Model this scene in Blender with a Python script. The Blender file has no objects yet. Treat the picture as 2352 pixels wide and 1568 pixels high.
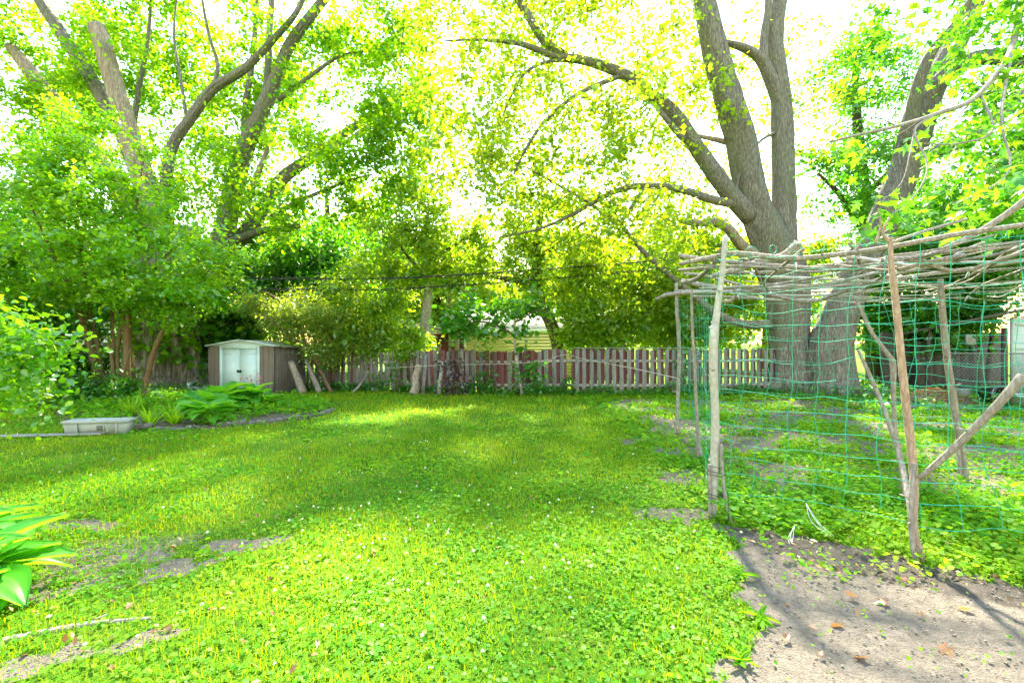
import bpy, math, random
import numpy as np
from mathutils import Vector, Matrix, Quaternion

# ---------------------------------------------------------------- camera, sky, sun, exposure
scene = bpy.context.scene
COL = scene.collection
rad = math.radians
CAM_H = 1.7
cam_d = bpy.data.cameras.new('camera'); cam = bpy.data.objects.new('camera', cam_d); COL.objects.link(cam)
cam.location = (0, 0, CAM_H); cam.rotation_euler = (rad(90), 0, 0)
cam_d.lens = 16; cam_d.sensor_width = 36; cam_d.clip_start = 0.05; cam_d.clip_end = 2000
scene.camera = cam

SUN_EL, SUN_AZ = rad(52), rad(10)          # azimuth measured from +Y towards +X
world = bpy.data.worlds.new('World'); scene.world = world; world.use_nodes = True
wn = world.node_tree.nodes; wl = world.node_tree.links
bg = wn['Background']
sky = wn.new('ShaderNodeTexSky'); sky.sky_type = 'NISHITA'; sky.sun_disc = False
sky.sun_elevation = SUN_EL; sky.sun_rotation = SUN_AZ
sky.air_density = 2.4; sky.dust_density = 0.3; sky.ozone_density = 1.0
wl.new(sky.outputs[0], bg.inputs[0]); bg.inputs[1].default_value = 0.08
sun_d = bpy.data.lights.new('sun', 'SUN'); sun_d.energy = 3.7; sun_d.angle = rad(2.6); sun_d.color = (1.0, 0.92, 0.72)
sun = bpy.data.objects.new('sun', sun_d); COL.objects.link(sun)
SUN_DIR = Vector((math.sin(SUN_AZ) * math.cos(SUN_EL), math.cos(SUN_AZ) * math.cos(SUN_EL), math.sin(SUN_EL)))
sun.rotation_euler = SUN_DIR.to_track_quat('Z', 'Y').to_euler(); sun.location = (0, 0, 30)
vs = scene.view_settings
vs.view_transform = 'Standard'; vs.look = 'None'; vs.gamma = 1.0; vs.use_curve_mapping = False; vs.exposure = 3.25
scene.render.engine = 'CYCLES'
cy = scene.cycles
cy.use_denoising = True; cy.max_bounces = 12; cy.diffuse_bounces = 8; cy.glossy_bounces = 2; cy.transmission_bounces = 8
cy.sample_clamp_indirect = 8.0; cy.use_adaptive_sampling = True; cy.adaptive_threshold = 0.02
cy.caustics_reflective = False; cy.caustics_refractive = False

# ---------------------------------------------------------------- helpers
rng = np.random.default_rng(7)
random.seed(7)
F = 1045.0
def P(u, v, Y):
    """a point of the place from its bearing and its distance"""
    return np.array([(u - 1176.0) / F * Y, Y, CAM_H - (v - 784.0) / F * Y])

def _hash(ix, iy):
    n = (ix * 374761393 + iy * 668265263) & 0xFFFFFFFF
    n = ((n ^ (n >> 13)) * 1274126177) & 0xFFFFFFFF
    return ((n ^ (n >> 16)) & 0xFFFF) / 65535.0
def vnoise(x, y):
    x = np.asarray(x, dtype=np.float64); y = np.asarray(y, dtype=np.float64)
    ix = np.floor(x).astype(np.int64); iy = np.floor(y).astype(np.int64)
    fx = x - ix; fy = y - iy
    fx = fx * fx * (3 - 2 * fx); fy = fy * fy * (3 - 2 * fy)
    a = _hash(ix, iy); b = _hash(ix + 1, iy); c = _hash(ix, iy + 1); d = _hash(ix + 1, iy + 1)
    return (a * (1 - fx) + b * fx) * (1 - fy) + (c * (1 - fx) + d * fx) * fy
def fbm(x, y, o=4):
    s = 0; a = 0.5
    for k in range(o):
        s = s + a * vnoise(x * 2 ** k + 17.3 * k, y * 2 ** k - 9.1 * k); a *= 0.5
    return s / (1 - 0.5 ** o)
def sstep(t):
    t = np.clip(t, 0, 1); return t * t * (3 - 2 * t)
def gz(x, y):
    x = np.asarray(x, float); y = np.asarray(y, float)
    z = 0.05 * (fbm(x * 0.35 + 5, y * 0.35, 3) - 0.5)
    z = z - 0.19 * sstep((y - 14.6) / 2.6) * sstep((-x - 0.2) / 6.5)
    return z
def gzf(x, y): return float(gz(np.array([x]), np.array([y]))[0])

def mesh_data(name, V, polys, mats, smooth=False, attrs=None, matidx=None):
    V = np.asarray(V, dtype=np.float32)
    me = bpy.data.meshes.new(name)
    me.vertices.add(len(V)); me.vertices.foreach_set('co', V.ravel())
    loops = []; starts = []; n0 = 0
    for p in polys:
        p = np.asarray(p, dtype=np.int32)
        if p.size == 0: continue
        k = p.shape[1]
        loops.append(p.ravel()); starts.append(n0 + np.arange(len(p), dtype=np.int32) * k); n0 += p.size
    loops = np.concatenate(loops); starts = np.concatenate(starts)
    me.loops.add(len(loops)); me.loops.foreach_set('vertex_index', loops)
    me.polygons.add(len(starts)); me.polygons.foreach_set('loop_start', starts)
    if matidx is not None: me.polygons.foreach_set('material_index', np.asarray(matidx, dtype=np.int32))
    me.update(calc_edges=True)
    if smooth: me.polygons.foreach_set('use_smooth', np.ones(len(starts), dtype=bool))
    for k, a in (attrs or {}).items():
        at = me.attributes.new(k, 'FLOAT', 'POINT'); at.data.foreach_set('value', np.asarray(a, dtype=np.float32))
    for m in (mats if isinstance(mats, (list, tuple)) else [mats]): me.materials.append(m)
    return me

def tag(o, label=None, cat=None, group=None, kind=None):
    if label: o['label'] = label
    if cat: o['category'] = cat
    if group: o['group'] = group
    if kind: o['kind'] = kind
    return o
def thing(name, label, cat, loc=(0, 0, 0), rz=0.0, group=None):
    o = bpy.data.objects.new(name, None); COL.objects.link(o)
    o.location = loc; o.rotation_euler = (0, 0, rz); o.empty_display_size = 0.2
    return tag(o, label, cat, group)
def link(name, me, parent=None):
    o = bpy.data.objects.new(name, me); COL.objects.link(o)
    if parent is not None: o.parent = parent
    return o
def wobj(name, V, polys, mats, parent=None, smooth=False, attrs=None, matidx=None):
    """mesh given in world coordinates, parented to an unrotated Empty (thing or part)"""
    V = np.asarray(V, float)
    if parent is not None:
        off = np.array(parent.location); q = parent.parent
        while q is not None: off = off + np.array(q.location); q = q.parent
        V = V - off
    return link(name, mesh_data(name, V, polys, mats, smooth, attrs, matidx), parent)

class MB:
    def __init__(s): s.V = []; s.p = {3: [], 4: []}; s.n = 0
    def add(s, V, polys):
        V = np.asarray(V, float)
        for p in polys:
            p = np.asarray(p, dtype=np.int64)
            if p.size: s.p[p.shape[1]].append(p + s.n)
        s.V.append(V); s.n += len(V); return s
    def get(s):
        return np.concatenate(s.V), [np.concatenate(s.p[k]) for k in (3, 4) if s.p[k]]
    def box(s, c, d, R=None):
        x, y, z = d[0] / 2, d[1] / 2, d[2] / 2
        V = np.array([(-x, -y, -z), (x, -y, -z), (x, y, -z), (-x, y, -z), (-x, -y, z), (x, -y, z), (x, y, z), (-x, y, z)])
        if R is not None: V = V @ np.array(R).T
        return s.add(V + np.array(c), [BOXF])
    def bar(s, a, b, w, h):
        """box beam from a to b"""
        a = np.array(a, float); b = np.array(b, float); d = b - a; L = np.linalg.norm(d); d = d / L
        up = np.array([0, 0, 1.0]) if abs(d[2]) < .95 else np.array([0, 1.0, 0])
        x = np.cross(d, up); x /= np.linalg.norm(x); z = np.cross(x, d)
        return s.box((a + b) / 2, (w, L, h), np.stack([x, d, z], 1))
    def tube(s, pts, radii, n=6, **k):
        V, q, t = tube(pts, radii, n, **k); return s.add(V, [q, t])
BOXF = np.array([(0, 3, 2, 1), (4, 5, 6, 7), (0, 1, 5, 4), (1, 2, 6, 5), (2, 3, 7, 6), (3, 0, 4, 7)])

def resample(pts, rr, m):
    """Catmull-Rom through points, m points per span"""
    pts = np.asarray(pts, float); rr = np.asarray(rr, float)
    Q = np.column_stack([pts, rr]); n = len(Q)
    if m <= 1 or n < 3: return pts, rr
    E = np.vstack([2 * Q[0] - Q[1], Q, 2 * Q[-1] - Q[-2]])
    out = []
    t = np.linspace(0, 1, m, endpoint=False)[:, None]
    for i in range(n - 1):
        p0, p1, p2, p3 = E[i], E[i + 1], E[i + 2], E[i + 3]
        out.append(0.5 * (2 * p1 + (p2 - p0) * t + (2 * p0 - 5 * p1 + 4 * p2 - p3) * t ** 2 + (3 * p1 - p0 - 3 * p2 + p3) * t ** 3))
    out.append(Q[-1:]); out = np.vstack(out)
    return out[:, :3], np.maximum(out[:, 3], 0.0008)

def tube(pts, rr, n=6, m=1, caps=True, rough=0.0, rfreq=4.0, sfreq=0.6, lump=0.0, seed=0.0):
    pts, rr = resample(pts, rr, m)
    N = len(pts)
    T = np.gradient(pts, axis=0); T /= np.linalg.norm(T, axis=1)[:, None] + 1e-9
    up = np.array([0, 0, 1.0]) if abs(T[0][2]) < .9 else np.array([1.0, 0, 0])
    A = np.zeros((N, 3)); a = np.cross(T[0], up); a /= np.linalg.norm(a); A[0] = a
    for i in range(1, N):
        a = A[i - 1] - T[i] * np.dot(A[i - 1], T[i]); A[i] = a / (np.linalg.norm(a) + 1e-9)
    B = np.cross(T, A)
    th = np.arange(n) / n * 2 * math.pi
    R = np.repeat(rr[:, None], n, 1)
    if rough or lump:
        s = np.concatenate([[0], np.cumsum(np.linalg.norm(np.diff(pts, axis=0), axis=1))])[:, None]
        cx = np.cos(th)[None]; sx = np.sin(th)[None]
        if rough:
            w = fbm(cx * rfreq + 31 + seed + s * sfreq * .7, sx * rfreq + 77 + s * sfreq, 3)
            w = 1 - np.abs(w - 0.5) * 4
            R = R * (1 + rough * (w - 0.4))
        if lump:
            R = R * (1 + lump * (fbm(cx * 1.1 + s * 1.3 + seed, sx * 1.1 + s * 1.1 + 9, 2) - .5) * 2)
    V = pts[:, None, :] + R[:, :, None] * (A[:, None, :] * np.cos(th)[None, :, None] + B[:, None, :] * np.sin(th)[None, :, None])
    V = V.reshape(-1, 3)
    i = np.arange(N - 1)[:, None] * n; j = np.arange(n)[None, :]; j2 = (j + 1) % n
    q = np.stack([i + j, i + j2, i + n + j2, i + n + j], -1).reshape(-1, 4)
    t = np.zeros((0, 3), int)
    if caps:
        V = np.vstack([V, pts[:1], pts[-1:]]); c0 = N * n; c1 = c0 + 1; jj = np.arange(n); jk = (jj + 1) % n
        t = np.vstack([np.stack([np.full(n, c0), jk, jj], 1), np.stack([np.full(n, c1), (N - 1) * n + jj, (N - 1) * n + jk], 1)])
    return V, q, t

# ---- leaves
SHAPES = {
    'star': (np.array([(0, 0, 0), (-.5, .55, -.08), (-.15, .45, .03), (0, 1, -.15), (.15, .45, .03), (.5, .55, -.08)]),
             np.array([(0, 2, 1), (0, 4, 2), (2, 4, 3), (0, 5, 4)])),
    'oval': (np.array([(0, 0, 0), (-.3, .28, .06), (-.27, .62, .05), (0, 1, -.08), (.27, .62, .05), (.3, .28, .06), (0, .45, -.03)]),
             np.array([(6, 1, 0), (6, 2, 1), (6, 3, 2), (6, 4, 3), (6, 5, 4), (6, 0, 5)])),
    'kite': (np.array([(0, 0, 0), (-.48, .58, .05), (0, 1, -.1), (.48, .58, .05)]), np.array([(0, 2, 1), (0, 3, 2)])),
    'rhomb': (np.array([(0, 0, 0), (-.27, .42, .07), (0, 1, -.06), (.27, .42, .07)]), np.array([(0, 2, 1), (0, 3, 2)])),
    'maple': (np.array([(0, .3, .04), (0, 0, 0), (-.4, .02, -.05), (-.22, .28, 0), (-.58, .55, -.1), (-.17, .52, 0), (-.16, .72, -.03), (0, 1.05, -.16),
                        (.16, .72, -.03), (.17, .52, 0), (.58, .55, -.1), (.22, .28, 0), (.4, .02, -.05)]),
              np.array([(0, i + 1, i) for i in range(1, 12)] + [(0, 1, 12)])),
    'round': (np.array([(0, 0, 0), (-.42, .2, .06), (-.45, .65, .02), (0, .95, -.04), (.45, .65, .02), (.42, .2, .06)]),
              np.array([(0, 2, 1), (0, 3, 2), (0, 4, 3), (0, 5, 4)])),
}
def leaf_arrays(C, size, shape, up=0.6, droop=0.35, heading=None, var=None, aspect=1.0):
    """C leaf bases, random directions; up: how far the blades lie flat"""
    n = len(C); S, T = SHAPES[shape]
    d = rng.normal(size=(n, 3)); d[:, 2] = d[:, 2] * 0.5 - droop
    if heading is not None: d = d * .6 + heading
    d /= np.linalg.norm(d, axis=1)[:, None] + 1e-9
    nr = rng.normal(size=(n, 3)) * (1 - up) + np.array([0, -0.1, up])
    x = np.cross(d, nr); x /= np.linalg.norm(x, axis=1)[:, None] + 1e-9
    z = np.cross(x, d)
    s = np.broadcast_to(np.asarray(size, float), (n,)) * (0.55 + 0.85 * rng.random(n) ** 1.3)
    V = (S[None, :, 0, None] * x[:, None, :] * aspect + S[None, :, 1, None] * d[:, None, :] + S[None, :, 2, None] * z[:, None, :]) * s[:, None, None] + C[:, None, :]
    k = len(S)
    Pn = (T[None] + (np.arange(n) * k)[:, None, None]).reshape(-1, 3)
    if var is None: var = rng.random(n)
    return V.reshape(-1, 3), Pn, np.repeat(var, k)

# ---------------------------------------------------------------- materials
def newmat(name):
    m = bpy.data.materials.new(name); m.use_nodes = True
    nt = m.node_tree; nt.nodes.clear()
    out = nt.nodes.new('ShaderNodeOutputMaterial')
    return m, nt, out
def N(nt, typ, **kw):
    n = nt.nodes.new(typ)
    for k, v in kw.items():
        if isinstance(k, str) and hasattr(n, k): setattr(n, k, v)
    return n
def ramp(nt, fac, stops):
    r = nt.nodes.new('ShaderNodeValToRGB'); e = r.color_ramp.elements
    while len(e) < len(stops): e.new(0.5)
    for i, (p, c) in enumerate(stops): e[i].position = p; e[i].color = (*c, 1)
    nt.links.new(fac, r.inputs[0]); return r.outputs[0]
def noise(nt, scale, detail=4, vec=None, rough=0.55):
    n = nt.nodes.new('ShaderNodeTexNoise'); n.inputs['Scale'].default_value = scale; n.inputs['Detail'].default_value = detail; n.inputs['Roughness'].default_value = rough
    if vec is not None: nt.links.new(vec, n.inputs['Vector'])
    return n.outputs[0]
def geopos(nt, sc=(1, 1, 1)):
    g = nt.nodes.new('ShaderNodeNewGeometry'); mp = nt.nodes.new('ShaderNodeMapping'); mp.inputs['Scale'].default_value = sc
    nt.links.new(g.outputs['Position'], mp.inputs[0]); return mp.outputs[0]
def objpos(nt, sc=(1, 1, 1), shift=False):
    g = nt.nodes.new('ShaderNodeTexCoord'); mp = nt.nodes.new('ShaderNodeMapping'); mp.inputs['Scale'].default_value = sc
    v = g.outputs['Object']
    if shift:
        oi = nt.nodes.new('ShaderNodeObjectInfo'); ad = nt.nodes.new('ShaderNodeVectorMath'); ad.operation = 'ADD'
        ml = nt.nodes.new('ShaderNodeMath'); ml.operation = 'MULTIPLY'; ml.inputs[1].default_value = 57.0
        nt.links.new(oi.outputs['Random'], ml.inputs[0]); nt.links.new(v, ad.inputs[0]); nt.links.new(ml.outputs[0], ad.inputs[1]); v = ad.outputs[0]
    nt.links.new(v, mp.inputs[0]); return mp.outputs[0]
def mixc(nt, fac, a, b, mode='MIX'):
    m = nt.nodes.new('ShaderNodeMix'); m.data_type = 'RGBA'; m.blend_type = mode
    for s, v in ((0, fac), (6, a), (7, b)):
        if isinstance(v, (int, float)): m.inputs[s].default_value = v
        elif isinstance(v, tuple): m.inputs[s].default_value = (*v, 1)
        else: nt.links.new(v, m.inputs[s])
    return m.outputs[2]
def bump(nt, h, strength=0.5, dist=0.02):
    b = nt.nodes.new('ShaderNodeBump'); b.inputs['Strength'].default_value = strength; b.inputs['Distance'].default_value = dist
    nt.links.new(h, b.inputs['Height']); return b.outputs[0]
def principled(nt, out, col, rough=0.8, normal=None, metal=0.0, spec=0.3):
    p = nt.nodes.new('ShaderNodeBsdfPrincipled')
    if isinstance(col, tuple): p.inputs['Base Color'].default_value = (*col, 1)
    else: nt.links.new(col, p.inputs['Base Color'])
    if isinstance(rough, (int, float)): p.inputs['Roughness'].default_value = rough
    else: nt.links.new(rough, p.inputs['Roughness'])
    p.inputs['Metallic'].default_value = metal; p.inputs['Specular IOR Level'].default_value = spec
    if normal is not None: nt.links.new(normal, p.inputs['Normal'])
    nt.links.new(p.outputs[0], out.inputs[0]); return p

def leaf_mat(name, cols, trans, tmix=0.45, gloss=0.05, grough=0.38):
    """cols: dark to light reflected colour; trans: colour of light that comes through"""
    m, nt, out = newmat(name)
    a = N(nt, 'ShaderNodeAttribute'); a.attribute_name = 'var'
    c = ramp(nt, a.outputs['Fac'], [(i / (len(cols) - 1), k) for i, k in enumerate(cols)])
    t = ramp(nt, a.outputs['Fac'], [(i / (len(trans) - 1), tuple(min(.8, q_ * 1.3) for q_ in k)) for i, k in enumerate(trans)])
    d = N(nt, 'ShaderNodeBsdfDiffuse'); nt.links.new(c, d.inputs[0])
    tr = N(nt, 'ShaderNodeBsdfTranslucent'); nt.links.new(t, tr.inputs[0])
    mx = N(nt, 'ShaderNodeMixShader'); mx.inputs[0].default_value = tmix
    nt.links.new(d.outputs[0], mx.inputs[1]); nt.links.new(tr.outputs[0], mx.inputs[2])
    g = N(nt, 'ShaderNodeBsdfGlossy'); g.inputs['Roughness'].default_value = grough; g.inputs[0].default_value = (1, 1, 1, 1)
    m2 = N(nt, 'ShaderNodeMixShader'); m2.inputs[0].default_value = gloss
    nt.links.new(mx.outputs[0], m2.inputs[1]); nt.links.new(g.outputs[0], m2.inputs[2]); nt.links.new(m2.outputs[0], out.inputs[0])
    return m

def bark_mat(name, dark, light, tint=None, sc=(9, 9, 1.6), bstr=0.9, bd=0.03, tintf=0.5):
    m, nt, out = newmat(name)
    v = geopos(nt, sc)
    n1 = noise(nt, 1.0, 6, v, 0.65)
    vo = N(nt, 'ShaderNodeTexVoronoi'); vo.feature = 'DISTANCE_TO_EDGE'; vo.inputs['Scale'].default_value = 1.3
    wv = N(nt, 'ShaderNodeVectorMath'); wv.operation = 'MULTIPLY_ADD'; wv.inputs[1].default_value = (1, 1, 1)
    nt.links.new(v, wv.inputs[0]); nt.links.new(n1, wv.inputs[2]); nt.links.new(wv.outputs[0], vo.inputs['Vector'])
    mul = N(nt, 'ShaderNodeMath'); mul.operation = 'MULTIPLY_ADD'; nt.links.new(vo.outputs[0], mul.inputs[0]); mul.inputs[1].default_value = 1.2; nt.links.new(n1, mul.inputs[2])
    c = ramp(nt, mul.outputs[0], [(0.3, dark), (0.95, light)])
    if tint:
        n2 = noise(nt, 0.9, 4, geopos(nt, (1.2, 1.2, .5)))
        f = ramp(nt, n2, [(0.48, (0, 0, 0)), (0.68, (tintf,) * 3)])
        c = mixc(nt, f, c, tint)
    principled(nt, out, c, 0.9, bump(nt, mul.outputs[0], bstr, bd), spec=0.15)
    return m

def simple_mat(name, c1, c2, sc=6.0, rough=0.7, b=0.2, bd=0.01, metal=0.0, stretch=(1, 1, 1), shift=True, spec=0.3):
    m, nt, out = newmat(name)
    v = objpos(nt, tuple(sc * s for s in stretch), shift)
    n1 = noise(nt, 1.0, 6, v, 0.6)
    c = ramp(nt, n1, [(0.3, c1), (0.7, c2)])
    principled(nt, out, c, rough, bump(nt, n1, b, bd), metal, spec)
    return m

M = {}
M['maple'] = leaf_mat('maple_leaf', [(.03, .13, .004), (.06, .19, .005), (.11, .23, .006)], [(.14, .38, .004), (.28, .5, .005), (.45, .55, .008)], 0.55, .025)
M['maple_near'] = leaf_mat('maple_leaf_close', [(.03, .14, .012), (.05, .19, .012), (.10, .24, .015)], [(.08, .32, .006), (.16, .44, .008), (.3, .5, .012)], 0.5, .04)
M['maple_yellow'] = leaf_mat('maple_leaf_thin', [(.05, .15, .01), (.09, .2, .01), (.14, .22, .012)], [(.22, .38, .01), (.36, .48, .01), (.5, .5, .02)], 0.6, .03)
M['shrub'] = leaf_mat('shrub_leaf', [(.025, .14, .006), (.06, .22, .008), (.12, .28, .015)], [(.14, .46, .004), (.26, .56, .006), (.44, .64, .01)], 0.5, .06, .3)
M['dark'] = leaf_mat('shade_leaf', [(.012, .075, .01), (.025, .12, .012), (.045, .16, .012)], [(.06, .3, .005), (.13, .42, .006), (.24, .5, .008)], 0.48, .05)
M['box_elder'] = leaf_mat('box_elder_leaf', [(.04, .13, .008), (.08, .19, .01), (.13, .23, .015)], [(.22, .42, .004), (.36, .52, .005), (.5, .56, .01)], 0.55, .04)
M['pale'] = leaf_mat('pale_leaf', [(.07, .16, .02), (.13, .22, .03), (.24, .28, .09)], [(.28, .42, .01), (.4, .52, .015), (.52, .55, .04)], 0.5, .06)
M['grass'] = leaf_mat('grass_blade', [(.09, .2, .003), (.17, .27, .003), (.26, .3, .006)], [(.24, .42, .003), (.4, .5, .004), (.52, .52, .01)], 0.45, .008, .5)
M['clover'] = leaf_mat('ground_leaf', [(.04, .17, .005), (.1, .26, .006), (.2, .31, .01)], [(.11, .42, .006), (.25, .52, .008), (.46, .57, .015)], 0.42, .01, .5)
M['hosta'] = leaf_mat('hosta_leaf', [(.03, .19, .015), (.06, .27, .02), (.11, .32, .02)], [(.12, .45, .01), (.22, .55, .012), (.35, .6, .02)], 0.45, .025, .4)
M['vine'] = leaf_mat('vine_leaf', [(.015, .1, .008), (.03, .16, .01), (.06, .2, .012)], [(.06, .3, .006), (.14, .4, .008), (.25, .45, .01)], 0.42, .05)
M['purple'] = leaf_mat('purple_leaf', [(.03, .012, .02), (.05, .022, .032), (.07, .035, .04)], [(.08, .02, .03), (.11, .03, .04), (.16, .05, .05)], 0.3, .08)
M['dry'] = leaf_mat('dry_leaf', [(.16, .07, .03), (.28, .15, .07), (.4, .26, .15)], [(.3, .12, .03), (.4, .2, .06), (.45, .28, .12)], 0.3, .03)
M['petal'] = leaf_mat('white_petal', [(.55, .55, .4), (.7, .7, .55), (.8, .78, .68)], [(.6, .62, .4), (.7, .7, .5), (.75, .7, .6)], 0.35, .02)
M['pink'] = leaf_mat('pink_petal', [(.4, .04, .12), (.55, .08, .2), (.6, .2, .3)], [(.5, .05, .15), (.6, .1, .2), (.6, .2, .3)], 0.4, .02)
M['bark'] = bark_mat('maple_bark', (.05, .045, .04), (.25, .232, .21), tint=(.15, .165, .1), sc=(17, 17, 2.6), bd=.04)
M['bark_old'] = bark_mat('old_bark', (.045, .037, .03), (.46, .41, .34), tint=(.42, .43, .4), sc=(6, 6, .8), bstr=1.0, bd=.09)
M['bark_thin'] = bark_mat('twig_bark', (.05, .035, .025), (.14, .105, .075), sc=(20, 20, 6), bd=.008)
M['bark_stem'] = bark_mat('stem_bark', (.09, .05, .028), (.2, .125, .07), sc=(16, 16, 5), bd=.012, tint=(.2, .2, .11), tintf=.4)
M['bark_pale'] = bark_mat('pale_bark', (.12, .1, .085), (.45, .42, .38), sc=(6, 6, 14), bd=.01)
M['deadwood'] = bark_mat('dead_wood', (.12, .085, .06), (.36, .3, .25), tint=(.09, .055, .04), sc=(14, 14, 1.5), bd=.02)
M['stick'] = bark_mat('stick_bark', (.12, .1, .085), (.33, .285, .25), tint=(.2, .17, .14), sc=(22, 22, 8), bd=.004, bstr=.6)
M['stick_tan'] = bark_mat('tan_stick_bark', (.2, .125, .085), (.42, .29, .21), tint=(.24, .2, .17), sc=(18, 18, 7), bd=.004, bstr=.6)
M['stick_grey'] = bark_mat('grey_stick_bark', (.27, .25, .23), (.47, .45, .42), tint=(.3, .25, .2), sc=(14, 14, 10), bd=.004, bstr=.5)
M['shed_brown'] = simple_mat('brown_sheet_metal', (.125, .1, .096), (.17, .138, .132), 2.0, .5, .08, .004, shift=False)
M['shed_white'] = simple_mat('white_sheet_metal', (.42, .56, .63), (.54, .66, .72), 3.0, .45, .05, .003, shift=False)
M['shed_roof'] = simple_mat('roof_sheet', (.3, .3, .29), (.68, .68, .66), 9.0, .6, .2, .01, shift=False)
M['black'] = simple_mat('black_plastic', (.012, .012, .014), (.03, .03, .034), 8, .4, .05)
M['planter'] = simple_mat('grey_planter', (.26, .28, .26), (.35, .37, .35), 5, .6, .05)
M['slot'] = simple_mat('dark_slot', (.03, .03, .03), (.05, .05, .05), 5, .8, .05)
M['concrete'] = simple_mat('concrete', (.11, .105, .09), (.2, .19, .165), 9, .9, .5, .01)
M['blockgreen'] = simple_mat('mossy_block', (.3, .32, .26), (.46, .47, .4), 7, .9, .4, .01)
M['stool'] = simple_mat('pale_blue_plastic', (.42, .5, .52), (.52, .6, .62), 4, .5, .05)
M['metal'] = simple_mat('galvanised', (.14, .15, .155), (.24, .25, .25), 12, .45, .1, .003, metal=.6)
M['wire'] = simple_mat('black_cable', (.015, .015, .016), (.03, .03, .03), 5, .6, .05)
M['twine'] = simple_mat('grey_twine', (.42, .4, .37), (.55, .53, .5), 40, .9, .1)
M['net'] = simple_mat('green_net_cord', (.0, .28, .17), (.02, .38, .24), 30, .5, .05)
M['rag'] = simple_mat('white_rag', (.6, .62, .64), (.78, .8, .8), 20, .9, .1)
M['siding'] = simple_mat('yellow_siding', (.66, .60, .29), (.74, .68, .35), 3, .6, .05, stretch=(.3, 1, 1))
M['housewhite'] = simple_mat('white_trim', (.68, .68, .66), (.8, .8, .78), 3, .6, .05)
M['beige'] = simple_mat('beige_wall', (.38, .35, .27), (.46, .42, .34), 3, .8, .1)
M['shingle'] = simple_mat('roof_shingle', (.27, .25, .23), (.42, .39, .36), 10, .9, .4)
M['redwood'] = simple_mat('dark_red_wall', (.12, .03, .026), (.17, .05, .04), 6, .8, .2)
M['greybrick'] = simple_mat('grey_brick', (.22, .2, .19), (.3, .28, .26), 14, .9, .3)
M['darkwood'] = simple_mat('dark_wood', (.05, .045, .04), (.1, .09, .08), 6, .9, .3, stretch=(1, 1, .3))
M['bluewall'] = simple_mat('pale_blue_wall', (.4, .46, .46), (.5, .55, .55), 4, .7, .1)
M['compost'] = simple_mat('compost', (.07, .05, .04), (.2, .15, .11), 18, .95, .8, .03)
M['soil_clod'] = simple_mat('soil_clod', (.12, .1, .085), (.26, .22, .185), 25, .95, .4)

def board_mat(name, grey1, grey2, red, red_bias):
    m, nt, out = newmat(name)
    oi = N(nt, 'ShaderNodeObjectInfo')
    v = objpos(nt, (26, 26, 2.2), True)
    n1 = noise(nt, 1.0, 7, v, .65)
    c = ramp(nt, n1, [(.3, grey1), (.68, grey2)])
    n2 = noise(nt, 1.0, 5, objpos(nt, (11, 11, 1.6), True), .7)
    ad = N(nt, 'ShaderNodeMath'); ad.operation = 'MULTIPLY_ADD'; ad.inputs[1].default_value = .42
    nt.links.new(oi.outputs['Random'], ad.inputs[0]); nt.links.new(n2, ad.inputs[2])
    f = ramp(nt, ad.outputs[0], [(red_bias, (0, 0, 0)), (red_bias + .2, (.85,) * 3)])
    c = mixc(nt, f, c, red)
    sh = N(nt, 'ShaderNodeMath'); sh.operation = 'MULTIPLY_ADD'; sh.inputs[1].default_value = .5; sh.inputs[2].default_value = .75
    nt.links.new(oi.outputs['Random'], sh.inputs[0])
    hs = N(nt, 'ShaderNodeHueSaturation'); nt.links.new(sh.outputs[0], hs.inputs['Value']); nt.links.new(c, hs.inputs['Color'])
    principled(nt, out, hs.outputs[0], .9, bump(nt, n1, .6, .006), spec=.15)
    return m
M['board'] = board_mat('weathered_board', (.085, .08, .075), (.2, .192, .182), (.13, .065, .06), .82)
M['board_red'] = board_mat('red_painted_board', (.085, .062, .058), (.15, .105, .1), (.12, .04, .038), .45)
M['rail'] = board_mat('grey_rail', (.2, .19, .175), (.34, .325, .3), (.22, .14, .12), .95)

# ---------------------------------------------------------------- ground
def in_poly(x, y, poly):
    inside = np.zeros(x.shape, bool); n = len(poly)
    for i in range(n):
        x1, y1 = poly[i]; x2, y2 = poly[(i + 1) % n]
        c = ((y1 > y) != (y2 > y)) & (x < (x2 - x1) * (y - y1) / (y2 - y1 + 1e-12) + x1)
        inside ^= c
    return inside
PATH = [(1.95, 4.2), (1.72, 3.6), (1.55, 3.1), (1.53, 2.75), (1.35, 2.5), (1.1, 2.25), (.85, 1.4), (.7, 0), (.7, -4), (10, -4), (10, 2.6), (3.9, 2.85), (3.45, 3.1), (3.05, 3.45), (2.6, 3.8), (2.25, 4.05)]
BARE = [(-2.15, 3.8, .36, .16, .35), (-2.5, 3.42, .3, .13, .2), (-3.3, 3.05, .4, .14, .1), (-2.3, 2.5, .4, .08, .3), (-4.0, 4.2, .5, .1, .2), (-2.6, 2.0, .3, .14, .2),
        (1.55, 4.45, .32, .16, 0), (2.3, 5.7, .4, .25, 0), (2.7, 7.0, .5, .35, 0), (2.2, 7.9, .35, .2, 0), (3.5, 9.0, .9, .8, 0), (1.0, 2.1, .25, .1, .2)]
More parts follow.
